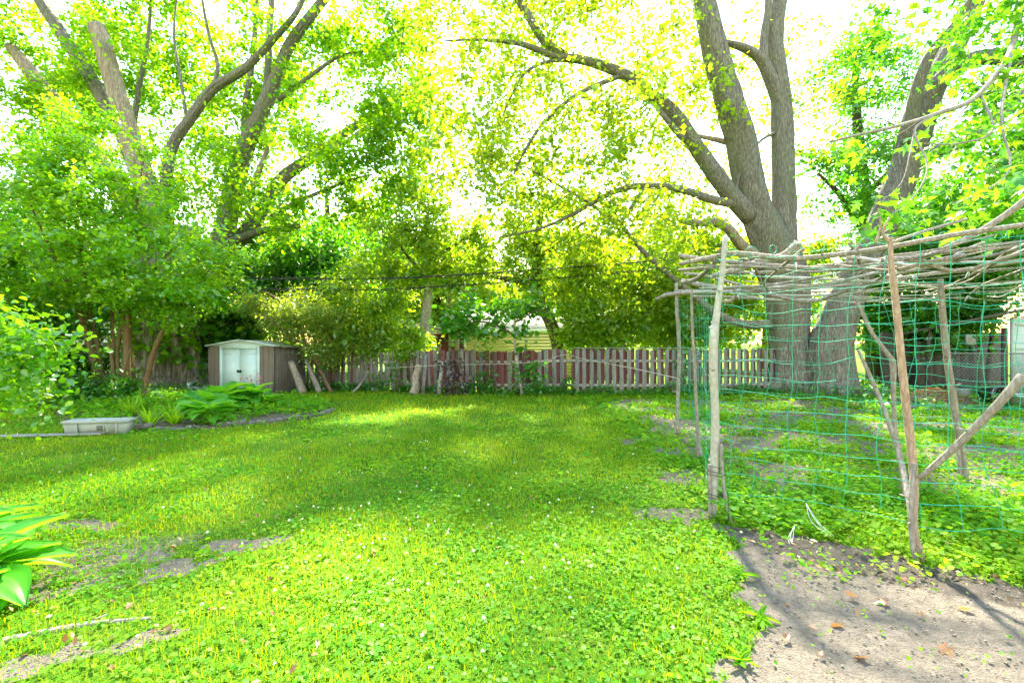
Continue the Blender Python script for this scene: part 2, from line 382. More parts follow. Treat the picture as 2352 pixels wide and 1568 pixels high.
def dirt(x, y):
    """0 lawn .. 1 bare soil"""
    x = np.asarray(x, float); y = np.asarray(y, float)
    jx = x + .22 * (fbm(x * 3.1, y * 3.1, 3) - .5) * 2; jy = y + .22 * (fbm(x * 3.1 + 50, y * 3.1 + 20, 3) - .5) * 2
    kx = jx + .12 * (fbm(x * 13 + 2, y * 13, 2) - .5) * 2; ky = jy + .12 * (fbm(x * 13 + 60, y * 13 + 31, 2) - .5) * 2
    d = in_poly(kx, ky, PATH).astype(float)
    nf = 3.0 * (fbm(x * 7 + 1, y * 9 + 4, 3) - .5)
    for cx, cy, rx, ry, sl in BARE:
        q = ((jx - cx) / rx) ** 2 + ((jy - cy - sl * (jx - cx)) / ry) ** 2 + nf
        d = np.maximum(d, sstep((1.5 - q) / 1.0) * .8)
    n = fbm(x * 1.4 + 3, y * 1.4 + 8, 4)
    bed = sstep((jx - 2.4) / .8) * sstep((jy - 4.6) / .8) * sstep((14.2 - jy) / 1.5)
    d = np.maximum(d, bed * sstep((n - .44) / .12) * .9)
    leftw = sstep((-1.2 - x) / 1.6) * sstep((4.7 - y) / 1.4)
    d = np.maximum(d, leftw * sstep((n - .56) / .12) * .6)
    return d
def axis(parts):
    return np.unique(np.round(np.concatenate([np.arange(a, b, s) for a, b, s in parts]), 4))
xs = axis([(-300, -20, 40), (-20, -15, 1.0), (-15, -5, .25), (-5, 5.5, .065), (5.5, 15, .2), (15, 20, 1.0), (20, 301, 40)])
ys = axis([(-30, 0, 5), (0, .8, .2), (.8, 5.0, .055), (5.0, 9, .1), (9, 18, .2), (18, 30, 1.5), (30, 320, 30)])
GX, GY = np.meshgrid(xs, ys)
gx = GX.ravel(); gy = GY.ravel()
DM = dirt(gx, gy)
soft = fbm(gx * 9, gy * 9, 3)
gzv = gz(gx, gy) + DM * (.022 * (soft - .5) - .008)
soilrows = in_poly(gx, gy, [(1.9, 4.15), (2.2, 3.5), (3.0, 3.0), (4.4, 2.55), (8, 2.3), (8, 3.1), (3.6, 3.2), (3.0, 3.6), (2.4, 4.1)])
gzv = gzv + soilrows * DM * .05 * (soft - .35)
TD = np.clip(soilrows * .9 + .3 * (fbm(gx * 2, gy * 2, 3) - .5), 0, 1)
nx = len(xs); ii = np.arange(len(ys) - 1)[:, None] * nx; jj = np.arange(nx - 1)[None]
gq = np.stack([ii + jj, ii + jj + 1, ii + nx + jj + 1, ii + nx + jj], -1).reshape(-1, 4)
m, nt, out = newmat('lawn_and_soil')
at = N(nt, 'ShaderNodeAttribute'); at.attribute_name = 'dirt'
td = N(nt, 'ShaderNodeAttribute'); td.attribute_name = 'tilled'
pv = geopos(nt)
n1 = noise(nt, 14, 8, pv, .7); n2 = noise(nt, 2.2, 5, pv); n3 = noise(nt, 70, 4, pv, .7)
lawn = ramp(nt, n2, [(.3, (.05, .14, .006)), (.55, (.085, .19, .008)), (.75, (.15, .2, .02))])
dry = ramp(nt, n1, [(.28, (.13, .11, .09)), (.72, (.285, .24, .197))])
dark = ramp(nt, n1, [(.3, (.05, .042, .036)), (.7, (.13, .108, .09))])
soil = mixc(nt, td.outputs['Fac'], dry, dark)
soil = mixc(nt, ramp(nt, n3, [(.35, (0.6,) * 3), (.5, (0, 0, 0))]), soil, (.12, .1, .08))
fac = N(nt, 'ShaderNodeMath'); fac.operation = 'MULTIPLY_ADD'; nt.links.new(n1, fac.inputs[0]); fac.inputs[1].default_value = .5
nt.links.new(at.outputs['Fac'], fac.inputs[2])
ff = ramp(nt, fac.outputs[0], [(.5, (0, 0, 0)), (.75, (1, 1, 1))])
gc = mixc(nt, ff, lawn, soil)
ad = N(nt, 'ShaderNodeMath'); ad.operation = 'ADD'; nt.links.new(n1, ad.inputs[0]); nt.links.new(n3, ad.inputs[1])
principled(nt, out, gc, .95, bump(nt, ad.outputs[0], .9, .045), spec=.1)
M['ground'] = m
g = wobj('ground', np.column_stack([gx, gy, gzv]), [gq], M['ground'], smooth=True, attrs={'dirt': DM, 'tilled': TD})
tag(g, 'lawn ground with bare pale soil patches and a garden bed', 'ground', kind='structure')

# ---------------------------------------------------------------- grass and ground cover
def scatter(n, ymin, ymax, margin=1.25, xlim=(-20, 20), power=1.0):
    y = ymin + (ymax - ymin) * rng.random(n) ** power
    # uniform per area inside a wedge a little wider than the view
    y = np.sqrt(ymin ** 2 + (ymax ** 2 - ymin ** 2) * rng.random(n)) if power == 1.0 else y
    x = (rng.random(n) * 2 - 1) * (y * 1.126 * margin + .6)
    k = (x > xlim[0]) & (x < xlim[1]); return x[k], y[k]
SHEDPOLY = [(-10.2, 15.3), (-7.9, 15.1), (-7.7, 17.1), (-10, 17.3)]
BEDPOLY = [(-8.6, 9.0), (-5.9, 8.85), (-4.3, 10.0), (-4.6, 11.6), (-6.0, 13.0), (-9.6, 14.2), (-11.6, 13.6), (-11.2, 11.2), (-9.7, 9.8)]
def lawn_keep(x, y, thr=1.0):
    d = dirt(x, y)
    k = rng.random(len(x)) > d * 1.04 * thr
    k &= ~in_poly(x, y, BEDPOLY) & ~in_poly(x, y, SHEDPOLY)
    return k
GV = []; GT = []; GA = []; gn = 0
for (n, y0, y1, L, W, seg) in ((95000, 1.3, 4.5, .045, .0042, 2), (95000, 4.5, 9.0, .06, .008, 1), (80000, 9.0, 17.5, .08, .016, 1)):
    x, y = scatter(n, y0, y1)
    k = lawn_keep(x, y); x, y = x[k], y[k]
    pat = fbm(x * .8 + 2, y * .8, 3)
    k = rng.random(len(x)) < .35 + 1.1 * sstep((pat - .3) / .35) ; x, y, pat = x[k], y[k], pat[k]
    n = len(x)
    h = L * (.5 + rng.random(n)) * (.75 + .5 * pat)
    a = rng.random(n) * 6.283; lean = rng.random(n) * 1.15
    b = np.column_stack([x, y, gz(x, y) - .004])
    side = np.column_stack([np.cos(a), np.sin(a), 0 * a]) * (W * (.6 + .8 * rng.random(n)) / 2)[:, None]
    ld = a + 1.57 + rng.normal(size=n) * .5
    tip = b + np.column_stack([np.cos(ld) * lean * h, np.sin(ld) * lean * h, h * np.sqrt(np.maximum(1 - (lean * .8) ** 2, .1))])
    va = np.clip((.36 if seg == 2 else .55) + .9 * (fbm(x * .5 + 9, y * .5, 3) - .5) + rng.normal(size=n) * .2, 0, 1)
    if seg == 2:
        mid = (b + tip) / 2 + np.column_stack([0 * h, 0 * h, h * .12]); 
        V = np.stack([b - side, b + side, mid + side * .8, mid - side * .8, tip], 1)
        T = np.array([(0, 1, 2), (0, 2, 3), (3, 2, 4)])
    else:
        V = np.stack([b - side, b + side, tip], 1); T = np.array([(0, 1, 2)])
    k = V.shape[1]
    GT.append((T[None] + (np.arange(n) * k)[:, None, None]).reshape(-1, 3) + gn); GV.append(V.reshape(-1, 3)); GA.append(np.repeat(va, k)); gn += n * k
g = wobj('grass', np.concatenate(GV), [np.concatenate(GT)], M['grass'], attrs={'var': np.concatenate(GA)})
tag(g, 'bright green mown grass blades covering the lawn', 'grass', kind='stuff')

CV = []; CT = []; CA = []; cn = 0
for (n, y0, y1, s, pw) in ((56000, 1.3, 3.4, .0205, 1), (52000, 3.4, 6.5, .028, 1), (34000, 6.5, 11.0, .045, 1), (16000, 11.0, 15, .06, 1)):
    x, y = scatter(n, y0, y1)
    bed = (x > 2.0) & (y > 3.2)
    d = dirt(x, y)
    pat = fbm(x * 1.1 + 40, y * 1.1 + 7, 3)
    keep = rng.random(len(x)) > d * np.where(bed, .85, .97)
    keep &= rng.random(len(x)) < np.where(bed, 1.0, np.where(y < 6.5, .3 + 1.0 * sstep((pat - .36) / .25), .12 + .7 * sstep((pat - .45) / .2)))
    keep &= ~in_poly(x, y, BEDPOLY) & ~in_poly(x, y, SHEDPOLY)
    x, y, pat, bed = x[keep], y[keep], pat[keep], bed[keep]; n = len(x)
    z = gz(x, y) + .008 + rng.random(n) * np.where(bed, .08, .035)
    sz = s * (.7 + .7 * rng.random(n)) * np.where(bed, 1.35, 1.0)
    va = np.clip(.4 + 1.0 * (fbm(x * .6 + 19, y * .6 + 4, 3) - .5) + rng.normal(size=n) * .22, 0, 1)
    V, T, A = leaf_arrays(np.column_stack([x, y, z]), sz, 'round', up=.82, droop=.05, var=va)
    CV.append(V); CT.append(T + cn); CA.append(A); cn += len(V)
# a dense strip of low weeds along the edge of the dirt and below the trellis
x = 2.2 + rng.random(9000) * 5.5; y = 2.9 + rng.random(9000) * 4.0
k = (rng.random(9000) > dirt(x, y)) & (fbm(x * 1.2, y * 1.2, 2) > .42); x, y = x[k], y[k]; n = len(x)
V, T, A = leaf_arrays(np.column_stack([x, y, gz(x, y) + .02 + rng.random(n) * .11]), .05, 'round', up=.8, droop=.05, var=np.clip(.3 + rng.normal(size=n) * .2, 0, 1))
CV.append(V); CT.append(T + cn); CA.append(A); cn += len(V)
g = wobj('ground_cover', np.concatenate(CV), [np.concatenate(CT)], M['clover'], attrs={'var': np.concatenate(CA)})
tag(g, 'round clover and creeping weed leaves growing through the lawn', 'ground cover', kind='stuff')

# clover heads
x, y = scatter(1700, 2.2, 9.0)
w = np.exp(-(((x + .6) / 1.5) ** 2 + ((y - 3.6) / 1.3) ** 2)) + .12
k = (rng.random(len(x)) < w) & (dirt(x, y) < .3); x, y = x[k], y[k]
FV = []; FT = []; fn = 0
S = np.array([(0, 0, 1), (1, 0, .1), (.3, .95, .1), (-.8, .6, .1), (-.8, -.6, .1), (.3, -.95, .1), (0, 0, -.7)])
ST = np.array([(0, 1, 2), (0, 2, 3), (0, 3, 4), (0, 4, 5), (0, 5, 1), (6, 2, 1), (6, 3, 2), (6, 4, 3), (6, 5, 4), (6, 1, 5)])
r = .0115 * (.7 + .6 * rng.random(len(x)))
c = np.column_stack([x, y, gz(x, y) + .06 + .03 * rng.random(len(x))])
V = (S[None] * r[:, None, None] + c[:, None]).reshape(-1, 3)
g = wobj('clover_flowers', V, [(ST[None] + (np.arange(len(x)) * 7)[:, None, None]).reshape(-1, 3)], M['petal'], attrs={'var': np.repeat(rng.random(len(x)), 7)})
tag(g, 'tiny white clover flower heads dotted over the lawn', 'clover flowers', kind='stuff')

# soil clods on the bare ground
x = rng.random(26000) * 7 + .6; y = rng.random(26000) * 4.2 + 1.2
tl = in_poly(x, y, [(1.9, 4.15), (2.2, 3.5), (3.0, 3.0), (4.4, 2.4), (8, 2.2), (8, 3.1), (3.6, 3.25), (3.0, 3.65), (2.4, 4.1)])
k = (dirt(x, y) > .6) & (rng.random(26000) < np.where(tl, 1, .45)); x, y, tl = x[k], y[k], tl[k]
xb = -1 - rng.random(2500) * 4; yb = 1.5 + rng.random(2500) * 3; k = dirt(xb, yb) > .5
x = np.concatenate([x, xb[k]]); y = np.concatenate([y, yb[k]]); n = len(x)
O = np.array([(1, 0, 0), (0, 1, 0), (-1, 0, 0), (0, -1, 0), (0, 0, 1), (0, 0, -1.0)])
OT = np.array([(0, 1, 4), (1, 2, 4), (2, 3, 4), (3, 0, 4), (1, 0, 5), (2, 1, 5), (3, 2, 5), (0, 3, 5)])
r = .003 + .008 * rng.random(n) ** 3
V = O[None] * (1 + .5 * rng.normal(size=(n, 6, 1)) * .5) * r[:, None, None]
a = rng.random(n) * 6.28; ca, sa = np.cos(a)[:, None], np.sin(a)[:, None]
V = np.stack([V[:, :, 0] * ca - V[:, :, 1] * sa, V[:, :, 0] * sa + V[:, :, 1] * ca, V[:, :, 2] * .7], -1)
V = V + np.column_stack([x, y, gz(x, y) + .002])[:, None]
g = wobj('soil_clods', V.reshape(-1, 3), [(OT[None] + (np.arange(n) * 6)[:, None, None]).reshape(-1, 3)], M['soil_clod'])
tag(g, 'small crumbs of soil strewn over the bare dirt', 'soil', kind='stuff')

# leaf litter on the soil, too small to pick apart
x = np.concatenate([rng.random(2200) * 7 + 2, -1 - rng.random(500) * 4.5, -10 + rng.random(500) * 6]); y = np.concatenate([rng.random(2200) * 10 + 3.2, 1.6 + rng.random(500) * 3, 9 + rng.random(500) * 4])
k = rng.random(len(x)) < .25 + dirt(x, y); x, y = x[k], y[k]
xl, yl = scatter(1500, 1.6, 12); x = np.concatenate([x, xl]); y = np.concatenate([y, yl])
V, T, A = leaf_arrays(np.column_stack([x, y, gz(x, y) + .02]), .045, 'rhomb', up=.85, droop=0)
g = wobj('leaf_litter', V, [T], M['dry'], attrs={'var': A})
tag(g, 'brown leaf litter scattered over the garden soil', 'leaf litter', kind='stuff')

# ---------------------------------------------------------------- wooden fence
FP = [(-12.4, 18.5), (-7.3, 17.2), (-.66, 14.9), (1.75, 14.75), (6.55, 14.75), (9.3, 15.25)]
fence = thing('wooden_fence', 'weathered board-on-board wooden fence with faded red paint along the lawn', 'fence', (-.66, 14.9, 0))
FL = np.array(fence.location)
def board_mesh(w, t, h, chip):
    # a plank with a slightly uneven top edge and chamfered front edges
    n = 4; V = []; 
    xsb = np.linspace(-w / 2, w / 2, n)
    top = h + np.array(chip)
    for (yy, inset) in ((-t / 2, .004), (-t / 2 + .004, 0), (t / 2, 0)):
        for i in range(n):
            x_ = xsb[i] * (1 - 2 * inset / w)
            V.append((x_, yy, 0))
        for i in range(n):
            x_ = xsb[i] * (1 - 2 * inset / w)
            V.append((x_, yy, top[i] - inset))
    q = []
    for l in range(1):
        for i in range(n - 1): q.append((i, i + 1, n + i + 1, n + i))
    L = 2 * n
    for i in range(n - 1):
        q.append((2 * L + i + 1, 2 * L + i, 2 * L + n + i, 2 * L + n + i + 1))
    for l in range(2):
        a, b = l * L, (l + 1) * L
        q.append((a, a + n, b + n, b)); q.append((a + n - 1, b + n - 1, b + 2 * n - 1, a + 2 * n - 1))
        for i in range(n - 1): q.append((a + n + i, a + n + i + 1, b + n + i + 1, b + n + i))
    return np.array(V), np.array(q)
fm = []; bm_ = []
for k in range(9):
    chip = [random.uniform(-.025, .01) for _ in range(4)]
    if k in (3, 7): chip[0] -= .07; chip[1] -= .02
    if k == 5: chip[3] -= .1; chip[2] -= .05
    V, q = board_mesh(.128, .02, 1.47, chip); fm.append(mesh_data('fence_board', V, [q], M['board']))
    V, q = board_mesh(.128, .02, 1.47, chip); bm_.append(mesh_data('fence_board_red', V, [q], M['board_red']))
def fence_at(s, pts=np.array(FP)):
    d = np.linalg.norm(np.diff(pts, axis=0), axis=1); c = np.concatenate([[0], np.cumsum(d)])
    i = min(np.searchsorted(c, s, side='right') - 1, len(d) - 1); t = (s - c[i]) / d[i]
    p = pts[i] + (pts[i + 1] - pts[i]) * t; dr = (pts[i + 1] - pts[i]) / d[i]
    return p, math.atan2(dr[1], dr[0]), i
FLEN = float(np.sum(np.linalg.norm(np.diff(np.array(FP), axis=0), axis=1)))
def fence_height(x): return 1.44 if x < -1.2 else (1.40 if x < .9 else 1.47)
s = .05; k = 0; post_s = []
period = .121
while s < FLEN - .05:
    p, a, seg = fence_at(s)
    front = (k % 2 == 0)
    x = p[0]
    leftpart = x < -1.2
    skip = False
    if abs(x - 1.82) < .06 or (abs(x + .02) < .05): skip = True         # gap beside a post
    if leftpart and random.random() < .04: skip = True
    if not skip:
        nrm = np.array([math.sin(a), -math.cos(a)])       # towards the lawn
        off = .045 if front else -.045
        if leftpart and not front: off = random.choice((-.045, .045, .03))
        # the plainest red boards lie behind the rails and in the middle of the run
        red = (not front) or (-2.9 < x < -.3 and random.random() < .35) or (-.3 < x < 1 and random.random() < .25)
        if leftpart and x < -4 and random.random() < .75: red = False
        me = random.choice(bm_ if red else fm)
        o = link('board', me, fence)
        hh = fence_height(x) / 1.47 * random.uniform(.985, 1.012)
        tilt = random.gauss(0, .012 if not leftpart else .03)
        o.location = (p[0] + nrm[0] * off - FL[0], p[1] + nrm[1] * off - FL[1], gzf(p[0], p[1]) - .01)
        o.rotation_euler = (random.gauss(0, .008), tilt, a); o.scale = (random.uniform(.9, 1.05), 1, hh)
    s += period * (1.0 if not leftpart else .98); k += 1
# rails between posts, posts behind
spans = np.linspace(0.02, FLEN - .02, 11)
for i in range(10):
    for zf in (.28, 1.07):
        # follow corners of the run
        n = 2
        a0, b0 = spans[i], spans[i + 1]
        pts = [fence_at(a0)[0]]
        for cpt, cl in zip(FP[1:-1], np.cumsum(np.linalg.norm(np.diff(np.array(FP), axis=0), axis=1))[:-1]):
            if a0 + .05 < cl < b0 - .05: pts.append(np.array(cpt))
        pts.append(fence_at(b0)[0])
        for q0, q1 in zip(pts[:-1], pts[1:]):
            b = MB(); z0 = gzf(*q0) + zf * fence_height(q0[0]) / 1.47 * 1.0; z1 = gzf(*q1) + zf * fence_height(q1[0]) / 1.47
            b.bar((q0[0], q0[1], z0), (q1[0], q1[1], z1), .062, .085); V, pl = b.get(); wobj('rail', V, pl, M['rail'], fence)
for i in range(11):
    p, a, _ = fence_at(spans[i]); b = MB(); nrm = np.array([math.sin(a), -math.cos(a)])
    c = p - nrm * .115
    b.box((c[0], c[1], gzf(*p) + .72), (.09, .09, 1.5), np.array(Matrix.Rotation(a, 3, 'Z')))
    V, pl = b.get(); wobj('post', V, pl, M['board'], fence)
# capping strip over the newest stretch
b = MB(); b.bar((1.95, 14.75, gzf(2, 14.75) + 1.492), (6.5, 14.75, gzf(6, 14.75) + 1.492), .12, .02); V, pl = b.get(); wobj('cap_board', V, pl, M['rail'], fence)

# loose boards, a dead stump and sticks that lean against the fence
def leaning(name, label, cat, a, b_, w, mat, tubey=True, group=None, kink=.03):
    a = np.array(a, float); b_ = np.array(b_, float)
    t = thing(name, label, cat, tuple(a), group=group)
    if tubey:
        mid = (a + b_) / 2 + np.array([random.uniform(-1, 1) * kink, 0, random.uniform(-.5, 1) * kink]); q = a * .7 + b_ * .3 + np.array([kink * .6, 0, -kink])
        V, qd, tr = tube([a, q, mid, b_], [w * .55, w * .52, w * .46, w * .4], 10, m=5, rough=.12, lump=.14, rfreq=2.5, seed=a[0])
        wobj('bark', V, [tr, qd], mat, t, smooth=True)
        # stub of a lost side branch
        c = a * .45 + b_ * .55; V, qd, tr = tube([c, c + np.array([.02, -.06, .05])], [w * .22, w * .12], 7, m=1); wobj('knot', V, [tr, qd], mat, t, smooth=True)
    else:
        bb = MB(); bb.bar(a, b_, .11, .02); V, pl = bb.get(); wobj('plank', V, pl, mat, t)
        bb = MB()
        for f_ in (.1, .88):
            c = a * (1 - f_) + b_ * f_ + np.array([0, -.012, 0]); bb.box(c, (.012, .012, .012))
        V, pl = bb.get(); wobj('nail', V, pl, M['slot'], t)
    return t
leaning('leaning_log', 'short thick grey log propped against the ribbed side of the shed', 'log', P(697, 903, 14.9) * [1, 1, 0] + [0, 0, -.01], P(668, 832, 15.25), .24, M['deadwood'])
leaning('leaning_log', 'mossy bent log leaning on the back corner of the shed', 'log', P(733, 899, 15.3) * [1, 1, 0], P(703, 826, 16.2), .17, M['deadwood'])
leaning('leaning_branch', 'thin brown branch slanting between the shed and the fence', 'branch', P(762, 898, 15.4) * [1, 1, 0] + [0, 0, -.03], P(722, 830, 16.3), .12, M['bark_stem'])
leaning('leaning_branch', 'short grey stick slanted low against the pale boards', 'branch', P(810, 903, 15.4) * [1, 1, 0] + [0, 0, -.02], P(846, 856, 16.1), .09, M['deadwood'])
leaning('dead_stump', 'twisted dark dead stem standing against the fence boards', 'dead stem', P(949, 907, 14.75) * [1, 1, 0] + [0, 0, -.01], P(963, 838, 15.0), .26, M['deadwood'], kink=.05)
leaning('loose_board', 'narrow loose grey board leaning beside the twisted dead stem', 'board', P(971, 906, 14.8) * [1, 1, 0], P(980, 812, 15.2), .1, M['board'], False)
leaning('loose_board', 'short pale loose board leaning below the purple-leaved shrub', 'board', P(1008, 906, 14.7) * [1, 1, 0], P(1016, 830, 14.88), .1, M['rail'], False)

# ---------------------------------------------------------------- metal shed
SH = (-10.19, 15.3); sh_rz = math.atan2(15.1 - 15.3, -7.89 + 10.19)
shed = thing('garden_shed', 'brown metal garden shed with white double doors and a sagging pale roof', 'shed', (SH[0], SH[1], gzf(*SH) - .03), sh_rz)
W, D, HE, HP = 2.31, 1.85, 1.62, 1.80
def sobj(name, b, mat, parent=shed, smooth=False):
    V, pl = b.get() if isinstance(b, MB) else b
    return link(name, mesh_data(name, V, pl, mat, smooth), parent)
d0, d1 = .5, 1.72                                         # door opening
def sheet(x0, x1, z0, z1, nx_, nz_, f, axis_='x'):
    u = np.linspace(x0, x1, nx_); v = np.linspace(z0, z1, nz_); U, Vv = np.meshgrid(u, v); D_ = f(U, Vv)
    if axis_ == 'x': V = np.column_stack([U.ravel(), D_.ravel(), Vv.ravel()])
    else: V = np.column_stack([D_.ravel(), U.ravel(), Vv.ravel()])
    i = np.arange(nz_ - 1)[:, None] * nx_; j = np.arange(nx_ - 1)[None]
    return V, [np.stack([i + j, i + j + 1, i + nx_ + j + 1, i + nx_ + j], -1).reshape(-1, 4)]
dent = lambda U, V_: .012 * (fbm(U * 2.2, V_ * 2.2, 2) - .5)
sobj('wall', sheet(0, d0 - .04, 0, HE, 14, 20, dent), M['shed_brown'], smooth=True)
sobj('wall', sheet(d1 + .04, W, 0, HE, 14, 20, dent), M['shed_brown'], smooth=True)
def sidef(U, V_):
    ribs = .018 * np.exp(-((((U + .16) % .31) - .155) / .02) ** 2)
    bulge = .11 * (fbm(U * 1.6 + 4, V_ * 1.7 + 2, 3) - .5) * np.sin(np.clip(U / D, 0, 1) * 3.14) + .05 * np.sin(V_ * 2.2) * np.sin(np.clip(U / D, 0, 1) * 3.14)
    crease = .03 * np.exp(-((V_ - .95 + .2 * U) / .03) ** 2) * (U > .4)
    return W + ribs + bulge + crease + np.where(V_ > 1.4, -(V_ - 1.4) * .5 * np.sin(U / D * 3.1), 0)
sobj('wall', sheet(0, D, 0, HE - .06, 70, 40, sidef, 'y'), M['shed_brown'], smooth=True)
sobj('wall', sheet(0, D, 0, HE, 8, 6, lambda U, V_: 0 * U, 'y'), M['shed_brown'])
sobj('wall', sheet(0, W, 0, HE, 8, 6, lambda U, V_: 0 * U + D), M['shed_brown'])
for xx in (.2, .36, 1.92, 2.12):
    b = MB(); b.box((xx, -.007, HE / 2), (.012, .01, HE)); sobj('seam', b, M['shed_brown'])
b = MB(); b.box((W - .02, -.012, HE / 2), (.05, .02, HE)); sobj('corner_trim', b, M['shed_brown'])
b = MB(); b.box((.02, -.012, HE / 2), (.04, .02, HE)); sobj('corner_trim', b, M['shed_brown'])
for k in range(6):                                        # ribs of the dented side
    yy = .155 + .31 * k - .16 + .16
    if yy > D - .05: break
    zz = np.linspace(0, HE - .08, 12); xx = sidef(np.full(12, yy), zz) + .004
    b = MB(); b.tube(np.column_stack([xx, np.full(12, yy), zz]), np.full(12, .011), 6); sobj('seam', b, M['shed_brown'])
# white frame, doors, gable
b = MB(); b.box((d0 - .045, -.022, HE / 2), (.09, .045, HE)); b.box((d1 + .045, -.022, HE / 2), (.09, .045, HE)); b.box(((d0 + d1) / 2, -.024, HE - .05), (d1 - d0 - .002, .05, .1)); sobj('door_frame', b, M['shed_white'])
dm = (d0 + d1) / 2
for (xa, xb, yy) in ((d0 + .002, dm - .003, -.012), (dm + .003, d1 - .002, -.018)):
    b = MB(); b.box(((xa + xb) / 2, yy, (HE - .1) / 2), (xb - xa, .016, HE - .104))
    dr = sobj('door', b, M['shed_white'])
    hx = dm - .05 if xa < dm - .1 else dm + .035
    b = MB(); th = np.linspace(0, 2 * math.pi, 9)[:-1]
    b.box((hx, yy - .02, .78), (.055, .025, .085)); b.box((hx, yy - .037, .78), (.03, .012, .06)); sobj('handle', b, M['black'], dr)
    for zz in (.1, 1.36):
        b = MB(); b.box(((xa + xb) / 2, yy - .0105, zz), (xb - xa - .06, .006, .012)); sobj('door_rib', b, M['shed_white'], dr)
b = MB(); V = np.array([(-.02, -.03, HE), (W + .02, -.03, HE), (W / 2, -.03, HP), (-.02, -.006, HE), (W + .02, -.006, HE), (W / 2, -.006, HP)])
b.add(V, [np.array([(0, 1, 2), (5, 4, 3)]), np.array([(0, 3, 4, 1), (1, 4, 5, 2), (2, 5, 3, 0)])]); gb = sobj('gable', b, M['shed_white'])
for xx in (.55, 1.155, 1.76):
    b = MB(); b.box((xx, -.034, HE + .05), (.01, .008, .1 if xx != 1.155 else .16)); sobj('seam', b, M['shed_white'], gb)
# sagging roof
def roofpanel(side):
    n, mm = 36, 26
    s_ = np.linspace(0, 1, n); t_ = np.linspace(-.05, 1.06, mm); S_, T_ = np.meshgrid(s_, t_)
    x_ = W / 2 + side * (W / 2 + .08) * S_
    z_ = HP + .012 - (HP - HE + .02) * S_ + .008 * np.abs(((T_ * 9) % 1) - .5)
    if side > 0: z_ = z_ - .15 * S_ ** 1.5 * sstep((T_ - .15) / .8) - .035 * S_ * np.sin(T_ * 9) * (T_ > .2) + .02 * (fbm(S_ * 6, T_ * 7, 2) - .5)
    y_ = T_ * D
    top = np.column_stack([x_.ravel(), y_.ravel(), z_.ravel()]); bot = top - [0, 0, .012]
    i = np.arange(mm - 1)[:, None] * n; j = np.arange(n - 1)[None]
    q = np.stack([i + j, i + j + 1, i + n + j + 1, i + n + j], -1).reshape(-1, 4); o = n * mm
    ring = list(range(n)) + [k * n + n - 1 for k in range(1, mm)] + [(mm - 1) * n + k for k in range(n - 2, -1, -1)] + [k * n for k in range(mm - 2, 0, -1)]
    e = np.array([(ring[k], ring[(k + 1) % len(ring)], ring[(k + 1) % len(ring)] + o, ring[k] + o) for k in range(len(ring))])
    return np.vstack([top, bot]), [np.vstack([q, q[:, ::-1] + o, e])]
for sd in (-1, 1): sobj('roof', roofpanel(sd), M['shed_roof'])
b = MB(); b.bar((-.06, -.105, HE + .005), (W / 2, -.105, HP + .025), .02, .035); b.bar((W / 2, -.105, HP + .025), (W + .06, -.105, HE + .005), .02, .035); sobj('roof_trim', b, M['shed_white'])

# scalloped edging block leaning on the shed
def scallop_mesh(n, w, h, t):
    pts = [(0, 0), (n * w, 0)]
    top = []
    for k in range(n - 1, -1, -1):
        for a in np.linspace(0, math.pi, 7)[:-1] if k > 0 else np.linspace(0, math.pi, 7):
            top.append((k * w + w / 2 + math.cos(a) * w / 2, h - w * .35 + math.sin(a) * w * .35))
    return pts + top
def extrude_xz(outline, t):
    n = len(outline); o = np.array(outline)
    c = np.array([[o[:, 0].mean(), o[:, 1].mean() * .6]])
    F_ = np.column_stack([o[:, 0], np.full(n, -t / 2), o[:, 1]]); B_ = F_ + [0, t, 0]
    V = np.vstack([F_, B_, [[c[0, 0], -t / 2, c[0, 1]], [c[0, 0], t / 2, c[0, 1]]]])
    k = np.arange(n); k2 = (k + 1) % n
    return V, [np.vstack([np.stack([np.full(n, 2 * n), k, k2], 1), np.stack([np.full(n, 2 * n + 1), n + k2, n + k], 1)]), np.stack([k, k + n, k2 + n, k2], 1)]
V, pl = extrude_xz(scallop_mesh(5, .135, .27, .06), .06)
o = link('edging_block', mesh_data('edging_block', V, pl, M['blockgreen'])); o.location = P(483, 903, 14.9) * [1, 1, 0] + [0, 0, -.02]; o.rotation_euler = (rad(-12), 0, rad(-3))
tag(o, 'large mossy scalloped concrete edging block leaning on the shed wall', 'edging block')

# overturned pale stool beside the trunk
st = thing('plastic_stool', 'small pale blue stool lying on its side between the trunk and the shed', 'stool', tuple(P(457, 893, 16.0) * [1, 1, 0] + [0, 0, gzf(-11, 16)]))
b = MB(); b.box((0, 0, .16), (.5, .06, .07)); V, pl = b.get(); link('seat_panel', mesh_data('seat_panel', V, pl, M['stool']), st).rotation_euler = (0, rad(8), 0)
for xx, tl in ((-.27, -.15), (.27, .2)):
    b = MB(); b.box((0, 0, 0), (.07, .3, .34)); V, pl = b.get(); o = link('leg', mesh_data('leg', V, pl, M['stool']), st); o.location = (xx, 0, .16 - xx * .15); o.rotation_euler = (0, tl, 0)

